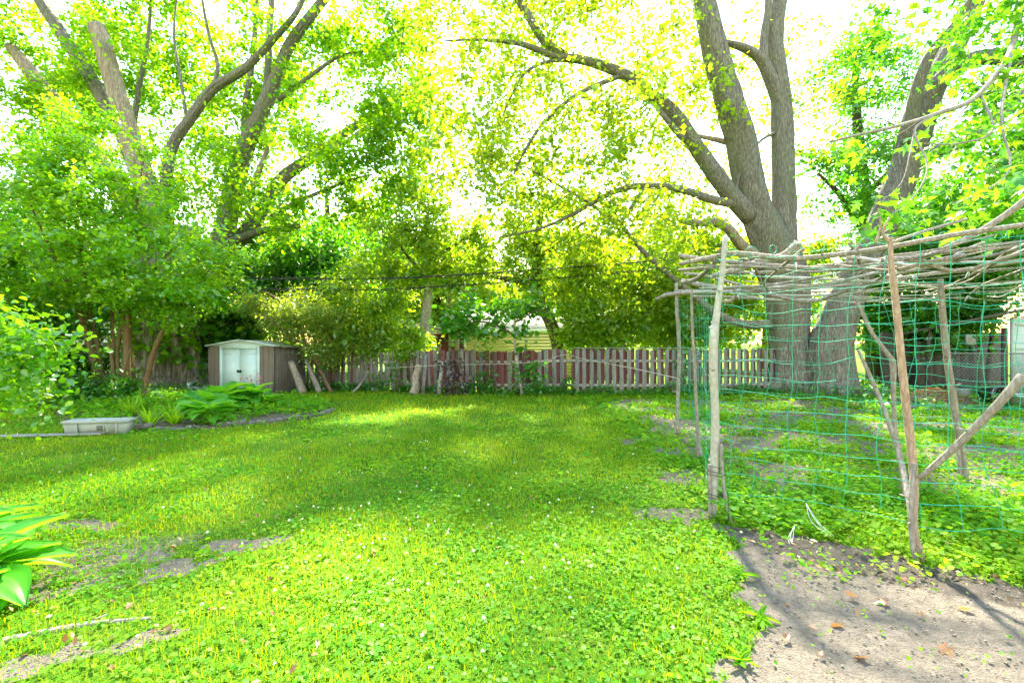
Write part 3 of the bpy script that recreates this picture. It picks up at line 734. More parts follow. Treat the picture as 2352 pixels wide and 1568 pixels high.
# ---------------------------------------------------------------- flower bed
bx = np.array(BEDPOLY); 
nb = 40; u = np.linspace(-12.2, -3.9, 60); v = np.linspace(8.5, 14.6, 50); U, Vv = np.meshgrid(u, v)
ins = in_poly(U.ravel(), Vv.ravel(), BEDPOLY)
zb = gz(U.ravel(), Vv.ravel()) + np.where(ins, .03 + .03 * fbm(U.ravel() * 3, Vv.ravel() * 3, 2), -.05)
i = np.arange(49)[:, None] * 60; j = np.arange(59)[None]
q = np.stack([i + j, i + j + 1, i + 60 + j + 1, i + 60 + j], -1).reshape(-1, 4)
q = q[ins[q].any(axis=1)]
m, nt, out = newmat('bed_soil'); nn = noise(nt, 12, 7, geopos(nt), .7); principled(nt, out, ramp(nt, nn, [(.3, (.05, .038, .028)), (.7, (.17, .125, .09))]), .95, bump(nt, nn, .8, .03), spec=.1); M['bedsoil'] = m
o = wobj('flower_bed', np.column_stack([U.ravel(), Vv.ravel(), zb]), [q], m, smooth=True); tag(o, 'dark soil of the raised flower bed round the shrub', 'flower bed', kind='structure')
# scalloped edging stones round the bed, one block each
V, pl = extrude_xz(scallop_mesh(4, .13, .15, .05), .055); em = mesh_data('edging_stone', V, pl, M['concrete'])
edge = [(-7.5, 8.72), (-6.9, 8.75), (-6.35, 8.85), (-5.85, 9.0), (-5.4, 9.3), (-5.0, 9.65), (-4.65, 10.05), (-4.42, 10.55), (-4.35, 11.1)]
lab = ['edging stone at the lawn corner of the bed beside the strap-leaved tuft'] + [None] * 7
for k in range(8):
    a = np.array(edge[k]); b_ = np.array(edge[k + 1]); o = link('edging_stone', em); o.location = (a[0], a[1], gzf(*a) - .03)
    dd = b_ - a; o.rotation_euler = (random.gauss(0, .08), random.gauss(0, .04), math.atan2(dd[1], dd[0])); o.scale = (np.linalg.norm(dd) / .53, 1, random.uniform(.6, .85))
    tag(o, 'small grey scalloped edging stone bordering the flower bed', 'edging stone', 'scalloped stones edging the flower bed')
x = -12 + rng.random(17000) * 8; y = 8.7 + rng.random(17000) * 5.6; k = in_poly(x, y, BEDPOLY) & (fbm(x, y, 3) > .33); x, y = x[k], y[k]; n = len(x)
V, T, A = leaf_arrays(np.column_stack([x, y, gz(x, y) + .05 + .22 * rng.random(n) ** 2]), .1, 'rhomb', up=.75, droop=.1, aspect=1.4)
tag(wobj('bed_weeds', V, [T], M['clover'], attrs={'var': A * .8}), 'low leafy weeds filling the flower bed', 'weeds', kind='stuff')

# hostas: each leaf is a part
def hosta_leaf_mesh(L=.3, Wd=.2, cup=.06, droop=.1, nm='hosta_leaf', pet=.25, var=.5):
    nt_ = 9; ns = 13; V = []; A = []
    for i in range(nt_):
        t = i / (nt_ - 1); w = Wd * (math.sin(math.pi * min(1, t * .93 + .03) ** .72)) * .5 + .003
        for j in range(ns):
            s_ = j / (ns - 1) * 2 - 1
            z = cup * abs(s_) * (1 - t) + .008 * math.cos(s_ * 6.3) + .0035 * math.cos(s_ * 19) - droop * t * t
            V.append((s_ * w, pet + t * L, pet * .6 + z)); A.append(min(1, max(0, var + .14 * math.cos(s_ * 19))))
    q = [(i * ns + j, i * ns + j + 1, (i + 1) * ns + j + 1, (i + 1) * ns + j) for i in range(nt_ - 1) for j in range(ns - 1)]
    Vp, qp, tp = tube([(0, 0, 0), (0, pet * .5, pet * .45), (0, pet + .02, pet * .6)], [.008, .007, .005], 5, m=2)
    n = len(V); V = np.vstack([V, Vp]); A += [.6] * len(Vp)
    return mesh_data(nm, V, [tp + n, np.vstack([np.array(q), qp + n])], M['clover' if nm == 'weed_leaf' else 'hosta'], True, {'var': A})
HM = [hosta_leaf_mesh(.32, .24, .05, d, var=v_) for d, v_ in ((.08, .35), (.14, .55), (.2, .75))]
HN = [hosta_leaf_mesh(.3, .2, .05, d, var=v_, pet=.22) for d, v_ in ((.06, .3), (.12, .42), (.18, .58))]
def hosta(loc, label, n, sc, meshes, group=None, up0=.15):
    t = thing('hosta_plant', label, 'hosta', loc, group=group)
    for k in range(n):
        o = link('leaf', meshes[k % len(meshes)], t)
        ring = k / n
        o.rotation_euler = (rad(5 + 50 * (1 - ring)) + random.gauss(0, .1), random.gauss(0, .15), k * 2.399 + random.gauss(0, .2))
        s_ = sc * random.uniform(.75, 1.2); o.scale = (s_, s_, s_)
    return t
for (u_, v_, lb, n, sc) in ((455, 958, 'lush hosta clump closest to the shed door, broad leaves raised', 26, 1.15), (515, 946, 'tall hosta clump rising in the middle of the flower bed', 30, 1.35),
                            (575, 940, 'wide hosta clump in the bed before the brown shed wall', 28, 1.25), (480, 975, 'spreading hosta clump at the edging stones of the bed', 24, 1.1), (615, 940, 'small hosta clump at the end of the bed by the lawn', 18, .85)):
    Y = 1776 / (v_ - 784); p = P(u_, v_, Y); hosta((p[0], p[1], gzf(p[0], p[1]) + .02), lb, n, sc, HM)
for k, (x_, y_, lb, n, sc) in enumerate(((-3.5, 2.95, 'big pale green hosta with arching glossy leaves at the lawn corner', 34, 1.15), (-4.15, 3.35, 'second pale hosta clump growing behind the glossy arching one', 26, 1.1), (-3.45, 2.35, 'low hosta clump spilling over the bare soil edge', 20, .8))):
    hosta((x_, y_, gzf(x_, y_)), lb, n, sc, HN)
# rosettes of broad weeds along the edge of the dirt
WR = [hosta_leaf_mesh(.2, .07, .02, d, nm='weed_leaf', pet=.03, var=v_) for d, v_ in ((.03, .3), (.07, .5))]
for (u_, v_, n) in ((1705, 1330, 9), (1745, 1430, 8), (1700, 1530, 8), (2020, 1190, 10), (1890, 1180, 9), (2150, 1210, 10), (2230, 1290, 11)):
    Y = 1776 / (v_ - 784); p = P(u_, v_, Y); t = thing('weed_rosette', 'flat rosette of tongue-shaped weed leaves in the clover', 'weed', (p[0], p[1], gzf(p[0], p[1]) + .01), group='weed rosettes in the lawn')
    for k in range(n):
        o = link('leaf', WR[k % 2], t); o.rotation_euler = (random.uniform(.0, .9), random.gauss(0, .4), k * 2.4 + random.gauss(0, .4)); s_ = random.uniform(.25, .6); o.scale = (s_, s_, s_)
# strap-leaved tufts
def strap_tuft(loc, label, n, L, mat='clover'):
    t = thing('strap_leaved_tuft', label, 'plant', loc)
    V = []; q = []; A = []; c = 0
    for k in range(n):
        a = random.uniform(0, 6.28); ln = random.uniform(.2, .9); l = L * random.uniform(.7, 1.2); w = .013
        for i in range(6):
            s_ = i / 5; r_ = ln * l * s_ ** 1.3; z = l * (s_ - ln * .55 * s_ ** 2.4)
            cx, cy = math.cos(a) * (r_ + .03), math.sin(a) * (r_ + .03); ww = w * (1 - s_ ** 3) + .002
            V += [(cx - math.sin(a) * ww, cy + math.cos(a) * ww, z), (cx + math.sin(a) * ww, cy - math.cos(a) * ww, z)]; A += [random.random() * .3 + .5] * 2
            if i: q.append((c - 2, c - 1, c + 1, c)) if False else q.append((c + 2 * i - 2, c + 2 * i - 1, c + 2 * i + 1, c + 2 * i))
        c += 12
    link('blades', mesh_data('blades', V, [np.array(q)], M[mat], True, {'var': A}), t); return t
for (u_, v_, lb, L) in ((345, 985, 'tuft of strap leaves beside the planter box', .55), (400, 978, 'yellowish tuft of strap leaves by the edging stones', .5), (300, 960, 'dark tuft of strap leaves behind the planter box', .6)):
    Y = 1776 / (v_ - 784); p = P(u_, v_, Y); strap_tuft((p[0], p[1], gzf(p[0], p[1])), lb, 34, L)
# columbine with small pink flowers before the shed door
p = P(578, 915, 13.6); col_ = thing('columbine_plant', 'thin flowering plant with tiny dark pink blooms before the shed door', 'flower', (p[0], p[1], gzf(p[0], p[1])))
for k in range(9):
    a = random.uniform(-1, 1); b2 = random.uniform(-1, 1); tp = np.array([a * .35, b2 * .2, random.uniform(.45, .85)])
    V, qd, tr = tube([(0, 0, 0), (tp[0] * .4, tp[1] * .4, tp[2] * .6), tuple(tp)], [.006, .005, .003], 5, m=3); s_ = link('stem', mesh_data('stem', V, [tr, qd], M['bark_stem']), col_)
    V, T, A = leaf_arrays(np.repeat(tp[None], 9, 0) + rng.normal(size=(9, 3)) * .02, .05, 'rhomb', up=.3, droop=.2); link('flower', mesh_data('flower', V, [T], M['pink'], False, {'var': A}), s_)
V, T, A = leaf_arrays(rng.normal(size=(90, 3)) * [.2, .15, .07] + [0, 0, .15], .07, 'oval', up=.7); link('leaves', mesh_data('leaves', V, [T], M['vine'], False, {'var': A}), col_)

# ---------------------------------------------------------------- planter box and plank
pz = gzf(-7.6, 8.3)
pb = thing('planter_box', 'long grey plastic planter box with a slotted vent standing on the lawn', 'planter', (-7.62, 8.42, pz - .01), rad(9))
L_, Wd_, Hh = 1.02, .3, .27
def lobj(name, b, mat, par, smooth=False):
    V, pl = b.get(); return link(name, mesh_data(name, V, pl, mat, smooth), par)
def taper(x0, x1, w0, w1, y0, t): pass
b = MB()
V = []
for (lx, ly, zz) in ((L_ / 2 - .03, Wd_ / 2 - .03, 0), (L_ / 2, Wd_ / 2, Hh), (L_ / 2 - .02, Wd_ / 2 - .02, Hh), (L_ / 2 - .05, Wd_ / 2 - .05, .05)):
    V += [(-lx, -ly, zz), (lx, -ly, zz), (lx, ly, zz), (-lx, ly, zz)]
q = [(0, 3, 2, 1)] + [(r * 4 + k, r * 4 + (k + 1) % 4, r * 4 + 4 + (k + 1) % 4, r * 4 + 4 + k) for r in range(3) for k in range(4)] + [(12, 13, 14, 15)]
b.add(np.array(V), [np.array(q)]); lobj('shell', b, M['planter'], pb)
b = MB(); b.box((0, -Wd_ / 2 - .008, Hh - .028), (L_ + .02, .022, .045)); b.box((0, Wd_ / 2 + .008, Hh - .028), (L_ + .02, .022, .045)); b.box((-L_ / 2 - .008, 0, Hh - .03), (.022, Wd_ - .008, .045)); b.box((L_ / 2 + .008, 0, Hh - .03), (.022, Wd_ - .008, .045)); lobj('rim', b, M['planter'], pb)
b = MB(); b.box((.1, -Wd_ / 2 + .002, .13), (.13, .03, .1)); vt = lobj('vent', b, M['planter'], pb)
for k in range(4):
    b = MB(); b.box((.1, -Wd_ / 2 - .016, .1 + k * .022), (.1, .01, .012)); lobj('slot', b, M['slot'], vt)
for xx in (-.28, .36):
    b = MB(); b.box((xx, -Wd_ / 2 + .004, .115), (.03, .03, .22)); lobj('rib', b, M['planter'], pb)
b = MB(); b.box((-L_ / 2 + .0, -.05, .11), (.05, .08, .16)); lobj('end_clip', b, M['slot'], pb)
b = MB(); b.box((0, 0, .19), (L_ - .08, Wd_ - .08, .02)); lobj('soil', b, M['bedsoil'], pb)
V, T, A = leaf_arrays(np.column_stack([(rng.random(40) - .3) * .8, (rng.random(40) - .5) * .15, .21 + .05 * rng.random(40)]), .05, 'oval', up=.6); link('sprouts', mesh_data('sprouts', V, [T], M['clover'], False, {'var': A}), pb)['kind'] = 'stuff'
pk = thing('ground_plank', 'weathered grey plank lying flat in the grass behind the planter box', 'plank', (-8.6, 8.05, gzf(-8.6, 8.05) + .02), rad(9))
b = MB(); b.box((0, 0, .012), (2.4, .14, .035)); lobj('board', b, M['rail'], pk)
b = MB(); b.box((.6, 0, -.012), (.08, .2, .02)); b.box((-.6, 0, -.012), (.08, .2, .02)); lobj('batten', b, M['rail'], pk)

# dry leaves lying on the dirt: big enough to pick out
DL = []
for k in range(4):
    S, T = SHAPES['maple' if k < 2 else 'oval']; V = S * .075; V[:, 2] += .02 * np.abs(V[:, 0] / .04) + .006 * np.sin(V[:, 1] * 90 + k); DL.append(mesh_data('dry_leaf', V, [T], M['dry'], False, {'var': np.full(len(V), (.15, .4, .55, .3)[k])}))
spots = [(1885, 1515), (1990, 1522), (1970, 1380), (1830, 1265), (2040, 1390), (2120, 1420), (2070, 1250), (1750, 1240), (1915, 1250), (2290, 1230), (2235, 1405), (1940, 1445), (2080, 1340), (300, 1390), (270, 1460), (860, 1280), (395, 1260), (2160, 1490), (1800, 1480), (2300, 1330)]
for k, (u_, v_) in enumerate(spots):
    Y = 1776 / (v_ - 784); p = P(u_, v_, Y); o = link('dry_leaf', DL[k % 4]); o.location = (p[0], p[1], gzf(p[0], p[1]) + .012)
    o.rotation_euler = (random.gauss(0, .3), random.gauss(0, .3), random.uniform(0, 6.28)); s_ = random.uniform(.6, 1.1); o.scale = (s_, s_, s_)
    tag(o, 'curled brown dry leaf lying on the bare ground', 'dry leaf', 'dry leaves on the soil')

# surface roots / fallen sticks on the lawn edge
for (pp, lb) in (([(-3.0, 2.55), (-2.6, 2.72), (-2.2, 2.8)], 'grey fallen stick half sunk in the clover near the hosta'),):
    pts = [(a, b_, gzf(a, b_) - .002) for a, b_ in pp]; t = thing('fallen_stick', lb, 'stick', pts[0])
    V, qd, tr = tube(pts, [.022, .02, .012], 7, m=6, lump=.3); wobj('bark', V, [tr, qd], M['stick'], t, True)
    V, qd, tr = tube([pts[1], (pts[1][0] + .1, pts[1][1] + .09, pts[1][2] + .02)], [.01, .005], 5); wobj('side_twig', V, [tr, qd], M['stick'], t, True)

# ---------------------------------------------------------------- trees
def pt(L): return np.array([P(u_, v_, Y) for (u_, v_, Y, w) in L]), np.array([w / 2 * Y / F for (u_, v_, Y, w) in L])
def twig_mesh(A, B, r0, sagz):
    """thin curved three-sided twigs from A to B, all at once"""
    n = len(A); K = 5; t = np.linspace(0, 1, K)
    mid = (A + B) / 2 + rng.normal(size=(n, 3)) * (np.linalg.norm(B - A, axis=1) * .09)[:, None]; mid[:, 2] += sagz * np.linalg.norm(B - A, axis=1)
    pts = (1 - t)[None, :, None] ** 2 * A[:, None] + 2 * (t * (1 - t))[None, :, None] * mid[:, None] + t[None, :, None] ** 2 * B[:, None]
    d = B - A; d /= np.linalg.norm(d, axis=1)[:, None] + 1e-9
    x = np.cross(d, np.array([.3, .2, 1.0])); x /= np.linalg.norm(x, axis=1)[:, None] + 1e-9; z = np.cross(d, x)
    r = r0[:, None] * (1 - .7 * t)[None]
    V = np.stack([pts + r[:, :, None] * (math.cos(a) * x[:, None] + math.sin(a) * z[:, None]) for a in (0, 2.094, 4.189)], 2)   # n,K,3sides,3
    base = (np.arange(n) * K * 3)[:, None, None]; i = np.arange(K - 1)[None, :, None] * 3; j = np.arange(3)[None, None]; j2 = (j + 1) % 3
    q = np.stack([base + i + j, base + i + j2, base + i + 3 + j2, base + i + 3 + j], -1).reshape(-1, 4)
    return V.reshape(-1, 3), q, pts
def blob_points(u_, v_, Y, ru, rv, rY, n):
    """sprays strung along boughs that leave the middle of a ragged mass of foliage"""
    k = 7; nb = max(3, int(math.ceil(n / k)))
    d = rng.normal(size=(nb, 3)); d /= np.linalg.norm(d, axis=1)[:, None]
    R = np.array([ru * Y / F, rY, rv * Y / F]); c = P(u_, v_, Y)
    b0 = c + d * (rng.random(nb) ** .5 * .78)[:, None] * R
    dr = d * R / R.max() + rng.normal(size=(nb, 3)) * .45; dr[:, 2] -= .12; dr /= np.linalg.norm(dr, axis=1)[:, None]
    ln = (.4 + .7 * rng.random(nb)) * min(2.2, R.mean() * .9)
    t = rng.random((nb, k)) ** .8
    p = b0[:, None] + dr[:, None] * (t * ln[:, None])[:, :, None] + rng.normal(size=(nb, k, 3)) * (.10 * ln)[:, None, None]
    p[:, :, 2] -= .18 * ln[:, None] * t ** 2
    return p.reshape(-1, 3)[:max(n, 3)]
NLEAF = 0
def tree(name, label, cat, limbs, blobs, lm, shape='star', ls=.11, per=22, rc=.36, bark='bark', group=None, loc=None, nside=14, rough=.1, twig=1.0, up=.55, droop=.35, flat=.7, twig_show=True, vbias=0.0, trunk_name='trunk', aspect=1.0, limb_scale=.9):
    global NLEAF
    p0, r0 = pt(limbs[0][1]); base = p0[0].copy() if loc is None else np.array(loc, float)
    t = thing(name, label, cat, tuple(base), group=group)
    nodes = []
    for k, (kind, L) in enumerate(limbs):
        p_, r_ = pt(L)
        r_ = r_ * (.45 if kind == 'stick_grey' else (1.0 if kind == 'bark_old' else (.9 if k == 0 or kind == 'd' else limb_scale)))
        mat = M[bark] if kind in ('t', 'l') else (M['deadwood'] if kind == 'd' else M['stick' if kind == 'stick_grey' else kind])
        ns = nside if r_.max() > .12 else 8
        V, q, tr = tube(p_, r_, ns * (5 if kind == 'bark_old' else (2 if r_.max() > .3 else 1)), m=8 if r_.max() > .3 else 5, rough=(.26 if kind == 'bark_old' else rough * (1.0 if r_.max() > .12 else .5)), rfreq=4.2 if kind == 'bark_old' else (5.0 if r_.max() > .3 else 2.0), sfreq=.35, lump=.06, seed=k * 3.3)
        wobj(trunk_name if k == 0 else ('dead_limb' if kind == 'd' else 'limb'), V, [tr, q], mat, t, smooth=True)
        if kind != 'd':
            pp, _ = resample(p_, r_, 6); nodes.append(pp[len(pp) // 3 if k == 0 else 0:])
    nodes = np.concatenate(nodes)
    C = np.concatenate([blob_points(*b[:7]) for b in blobs])
    # link every spray to the nearest wood, closest first
    d0 = np.array([np.min(np.sum((nodes - c) ** 2, 1)) for c in C]); C = C[np.argsort(d0)]
    buf = np.zeros((len(nodes) + 3 * len(C), 3)); buf[:len(nodes)] = nodes; nn_ = len(nodes)
    A = np.zeros_like(C)
    for i, c in enumerate(C):
        dd = np.sum((buf[:nn_] - c) ** 2, 1); j = int(np.argmin(dd)); A[i] = buf[j]
        buf[nn_] = c; buf[nn_ + 1] = (A[i] + c) / 2; buf[nn_ + 2] = A[i] * .25 + c * .75; nn_ += 3
    ln = np.linalg.norm(C - A, axis=1)
    TV, TQ, pts = twig_mesh(A, C, (.006 + .012 * np.minimum(ln, 3)) * twig, .05)
    o = wobj('twigs', TV, [TQ], M['bark_thin'] if bark != 'stick_grey' else M['stick'], t); o['kind'] = 'stuff'
    # leaves in each spray and along its twig
    n = len(C)
    cc = np.repeat(C, per, 0) + rng.normal(size=(n * per, 3)) * rc * np.array([1, 1, flat])
    along = rng.random(n * per) < .25
    k = np.repeat(np.arange(n), per); tt = rng.integers(1, 5, n * per)
    cc[along] = pts[k[along], tt[along]] + rng.normal(size=(along.sum(), 3)) * rc * .35
    var = np.clip(np.repeat(rng.random(n) * .6 + .2, per) + rng.normal(size=n * per) * .18 + vbias, 0, 1)
    V, T, A_ = leaf_arrays(cc, ls, shape, up=up, droop=droop, var=var, aspect=aspect)
    NLEAF += len(T)
    wobj('crown', V, [T], M[lm], t, attrs={'var': A_})
    return t
def roots(t, c, r, n, spread, mat, seed=0):
    random.seed(seed)
    for k in range(n):
        a = k / n * 6.283 + random.uniform(-.3, .3); d = np.array([math.cos(a), math.sin(a), 0])
        c = np.array(c, float); l = spread * random.uniform(.8, 1.3)
        pts = [c + d * r * .55 + [0, 0, .75], c + d * r * .9 + [0, 0, .32], c + d * (r + l * .45) + [0, 0, .08], c + d * (r + l) + [0, 0, -.07]]
        V, q, tr = tube(pts, [.2 * r + .06, .26 * r + .06, .18 * r + .03, .05], 10, m=5, rough=.12, rfreq=3, seed=k)
        wobj('root', V, [tr, q], M[mat], t, smooth=True)

# upright silver maple
T1 = tree('silver_maple', 'tall grey silver maple with two upright stems beside the leaning trunk', 'tree', [
    ('t', [(1814, 915, 15.3, 128), (1814, 885, 15.3, 98), (1813, 800, 15.3, 85), (1808, 700, 15.3, 94), (1798, 630, 15.3, 106), (1774, 565, 15.3, 94), (1745, 505, 15.3, 78), (1722, 430, 15.3, 72), (1700, 320, 15.2, 69), (1668, 210, 15.1, 64), (1640, 110, 15, 58), (1622, 20, 15, 52), (1595, -120, 15.3, 42), (1570, -290, 15.6, 30), (1560, -430, 16, 12)]),
    ('l', [(1812, 640, 15.4, 70), (1803, 560, 15.4, 64), (1800, 430, 15.5, 56), (1797, 300, 15.6, 53), (1790, 190, 15.7, 46), (1780, 90, 15.8, 40), (1795, -30, 16, 36), (1825, -200, 16.4, 25), (1840, -360, 16.8, 10)]),
    ('l', [(1725, 500, 15.2, 50), (1672, 440, 15.1, 46), (1600, 340, 15, 42), (1545, 260, 14.8, 38), (1490, 215, 14.6, 34), (1430, 170, 14.4, 30), (1345, 140, 14.2, 24), (1270, 128, 14, 18), (1190, 100, 13.9, 13), (1090, 92, 13.8, 7), (1020, 95, 13.7, 4)]),
    ('l', [(1300, 128, 14.1, 20), (1250, 95, 14.2, 22), (1215, 40, 14.3, 22), (1180, -20, 14.4, 20), (1130, -130, 14.6, 12)]),
    ('l', [(1345, 138, 14.2, 14), (1270, 140, 14.0, 11), (1210, 165, 13.8, 8), (1170, 230, 13.6, 5), (1150, 280, 13.5, 3)]),
    ('l', [(1430, 172, 14.4, 16), (1330, 215, 14.2, 12), (1260, 270, 14.1, 10), (1215, 330, 14, 8), (1180, 400, 13.9, 5)]),
    ('l', [(1700, 470, 15.1, 24), (1640, 460, 14.9, 22), (1550, 432, 14.6, 20), (1460, 428, 14.3, 17), (1390, 450, 14, 14), (1320, 490, 13.8, 11), (1240, 525, 13.6, 7), (1150, 545, 13.5, 3)]),
    ('l', [(1480, 430, 14.3, 10), (1420, 510, 14.2, 12), (1360, 470, 14.1, 9), (1290, 430, 14, 7), (1210, 385, 13.9, 4)]),
    ('l', [(1420, 510, 14.2, 11), (1480, 580, 14.2, 13), (1560, 650, 14.5, 15), (1640, 715, 14.8, 20), (1700, 742, 15, 22), (1770, 745, 15.2, 24)]),
    ('d', [(1735, 590, 15.2, 30), (1700, 560, 15, 26), (1672, 525, 14.8, 23), (1640, 510, 14.6, 22), (1600, 512, 14.4, 19), (1562, 506, 14.3, 15)]),
    ('d', [(1745, 470, 15.4, 30), (1735, 400, 15.5, 24), (1725, 365, 15.6, 20)]),
    ('d', [(1720, 345, 15.4, 16), (1660, 325, 15.4, 14), (1600, 312, 15.3, 9)]),
    ('l', [(1795, 250, 15.6, 36), (1765, 170, 15.5, 32), (1740, 130, 15.4, 26), (1700, 108, 15.3, 20), (1655, 95, 15.2, 12)]),
    ('l', [(1752, 145, 15.4, 24), (1755, 80, 15.5, 20), (1765, 10, 15.6, 18), (1760, -120, 15.7, 10)]),
    ('l', [(1500, 235, 14.7, 14), (1540, 285, 14.5, 16), (1570, 320, 14.5, 18), (1560, 300, 14.5, 16), (1480, 275, 14.2, 9), (1410, 300, 14, 5)][:3]),
    ('l', [(1790, 300, 15.6, 8), (1740, 330, 15.2, 7), (1700, 400, 15, 5), (1690, 450, 14.9, 3)]),
], [(1180, 190, 13.8, 180, 170, 2.0, 190), (1400, 330, 14.2, 190, 130, 1.9, 170), (1240, 430, 13.8, 210, 110, 2.0, 210), (1480, 70, 14.8, 190, 110, 2.0, 170), (1560, 215, 14.4, 140, 80, 1.4, 60), (1500, 300, 17.5, 180, 160, 1.6, 60), (1250, 150, 17.5, 220, 150, 1.6, 50), (1120, 400, 16.5, 150, 120, 1.6, 60), (1620, 400, 18, 120, 130, 1.4, 60),
    (1660, 90, 17.4, 190, 140, 1.5, 110), (1720, 300, 17.6, 150, 170, 1.5, 85), (1100, 60, 14.5, 170, 120, 2.2, 170), (1430, 520, 14.2, 190, 90, 2.0, 150), (1560, 430, 16.2, 130, 110, 1.6, 60), (1050, 330, 14.5, 130, 140, 1.8, 130),
    (1860, 150, 17.2, 110, 170, 1.6, 60), (1300, 20, 15, 170, 90, 2, 110), (1350, -150, 15, 330, 120, 3, 50), (1750, -180, 15.5, 260, 130, 3, 50), (1300, 250, 14.2, 130, 120, 1.5, 90)],
    'maple_yellow', 'kite', .14, 15, .30, limb_scale=.82, nside=18, rough=.13)
roots(T1, P(1814, 905, 15.3), .62, 7, .8, 'bark', 3)

# leaning maple
T2 = tree('silver_maple', 'leaning silver maple trunk slanting away behind the branch trellis', 'tree', [
    ('t', [(1908, 915, 14.7, 120), (1904, 870, 14.7, 100), (1906, 800, 14.7, 94), (1930, 720, 14.6, 78), (1968, 630, 14.5, 70), (2007, 560, 14.4, 68), (2045, 470, 14.3, 69), (2085, 370, 14.2, 64), (2112, 270, 14.1, 66), (2150, 175, 14, 60), (2195, 90, 14, 52), (2235, 5, 14, 46), (2280, -130, 14, 36), (2330, -320, 14.2, 14)]),
    ('l', [(1955, 915, 14.6, 50), (1948, 860, 14.6, 40), (1944, 800, 14.6, 34), (1950, 730, 14.6, 24)]),
    ('l', [(2120, 240, 14, 44), (2165, 180, 13.6, 42), (2220, 142, 13.2, 38), (2280, 132, 12.8, 34), (2352, 146, 12.4, 28), (2440, 170, 12, 16)]),
    ('l', [(2085, 330, 14, 30), (2105, 210, 13.6, 28), (2140, 120, 13.2, 24), (2190, 60, 12.8, 18), (2240, -20, 12.4, 10)]),
    ('l', [(2075, 380, 14.4, 34), (2150, 350, 14.6, 32), (2250, 300, 15, 28), (2340, 220, 15.4, 24), (2440, 120, 16, 12)]),
    ('stick_grey', [(2240, 0, 14, 30), (2330, -40, 11, 26), (2330, 90, 8, 26), (2250, 215, 6.6, 26), (2150, 262, 6.0, 22), (2060, 290, 5.6, 17), (1980, 308, 5.4, 13), (1905, 326, 5.2, 9)]),
    ('stick_grey', [(2150, 262, 6.0, 14), (2100, 300, 5.6, 11), (2130, 380, 5.3, 9), (2100, 450, 5.0, 6), (2040, 500, 4.8, 4)]),
    ('stick_grey', [(2250, 215, 6.6, 14), (2280, 300, 6.0, 12), (2200, 330, 5.6, 9), (2120, 330, 5.4, 6)]),
    ('stick_grey', [(2330, 90, 8, 16), (2300, 260, 6.2, 13), (2320, 380, 5.6, 10), (2260, 440, 5.2, 7), (2180, 470, 4.9, 4)]),
    ('stick_grey', [(2100, 300, 5.6, 7), (2090, 350, 5.4, 6), (2070, 420, 5.2, 4), (2015, 470, 5, 3)]),
    ('stick_grey', [(2200, 330, 5.6, 6), (2160, 400, 5.3, 5), (2130, 480, 5.1, 3)]),
    ('stick_grey', [(2060, 290, 5.6, 6), (2010, 270, 5.4, 5), (1950, 280, 5.2, 3)]),
], [(2290, 250, 7.2, 100, 100, 1.0, 30), (2310, 340, 6.2, 100, 100, .9, 45), (2300, 40, 8.5, 130, 90, 1.4, 70), (2020, 70, 9.5, 110, 70, 1.4, 45), (2110, 440, 5.3, 100, 50, .7, 9), (2320, 170, 9.5, 100, 110, 1.4, 45), (1980, 330, 6.4, 60, 50, .6, 8),
    (2300, 480, 5.2, 110, 60, .9, 30)],
    'maple_near', 'maple', .135, 11, .24, nside=18, rough=.13, twig=.6)
roots(T2, P(1908, 905, 14.7), .55, 6, .7, 'bark', 5)

# smaller-leaved tree behind the leaning trunk
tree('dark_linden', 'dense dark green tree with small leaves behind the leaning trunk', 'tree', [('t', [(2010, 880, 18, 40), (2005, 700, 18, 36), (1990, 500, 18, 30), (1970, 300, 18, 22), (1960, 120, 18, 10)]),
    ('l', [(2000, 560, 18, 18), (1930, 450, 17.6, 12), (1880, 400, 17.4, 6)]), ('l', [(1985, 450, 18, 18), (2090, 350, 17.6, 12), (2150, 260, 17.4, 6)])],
    [(1950, 250, 17.5, 120, 180, 1.6, 150), (1930, 430, 17.3, 110, 100, 1.4, 90), (2080, 400, 17.5, 100, 160, 1.6, 100), (2010, 100, 18, 110, 100, 1.6, 60)], 'dark', 'rhomb', .15, 44, .36, aspect=1.2, bark='bark_thin', droop=.4)

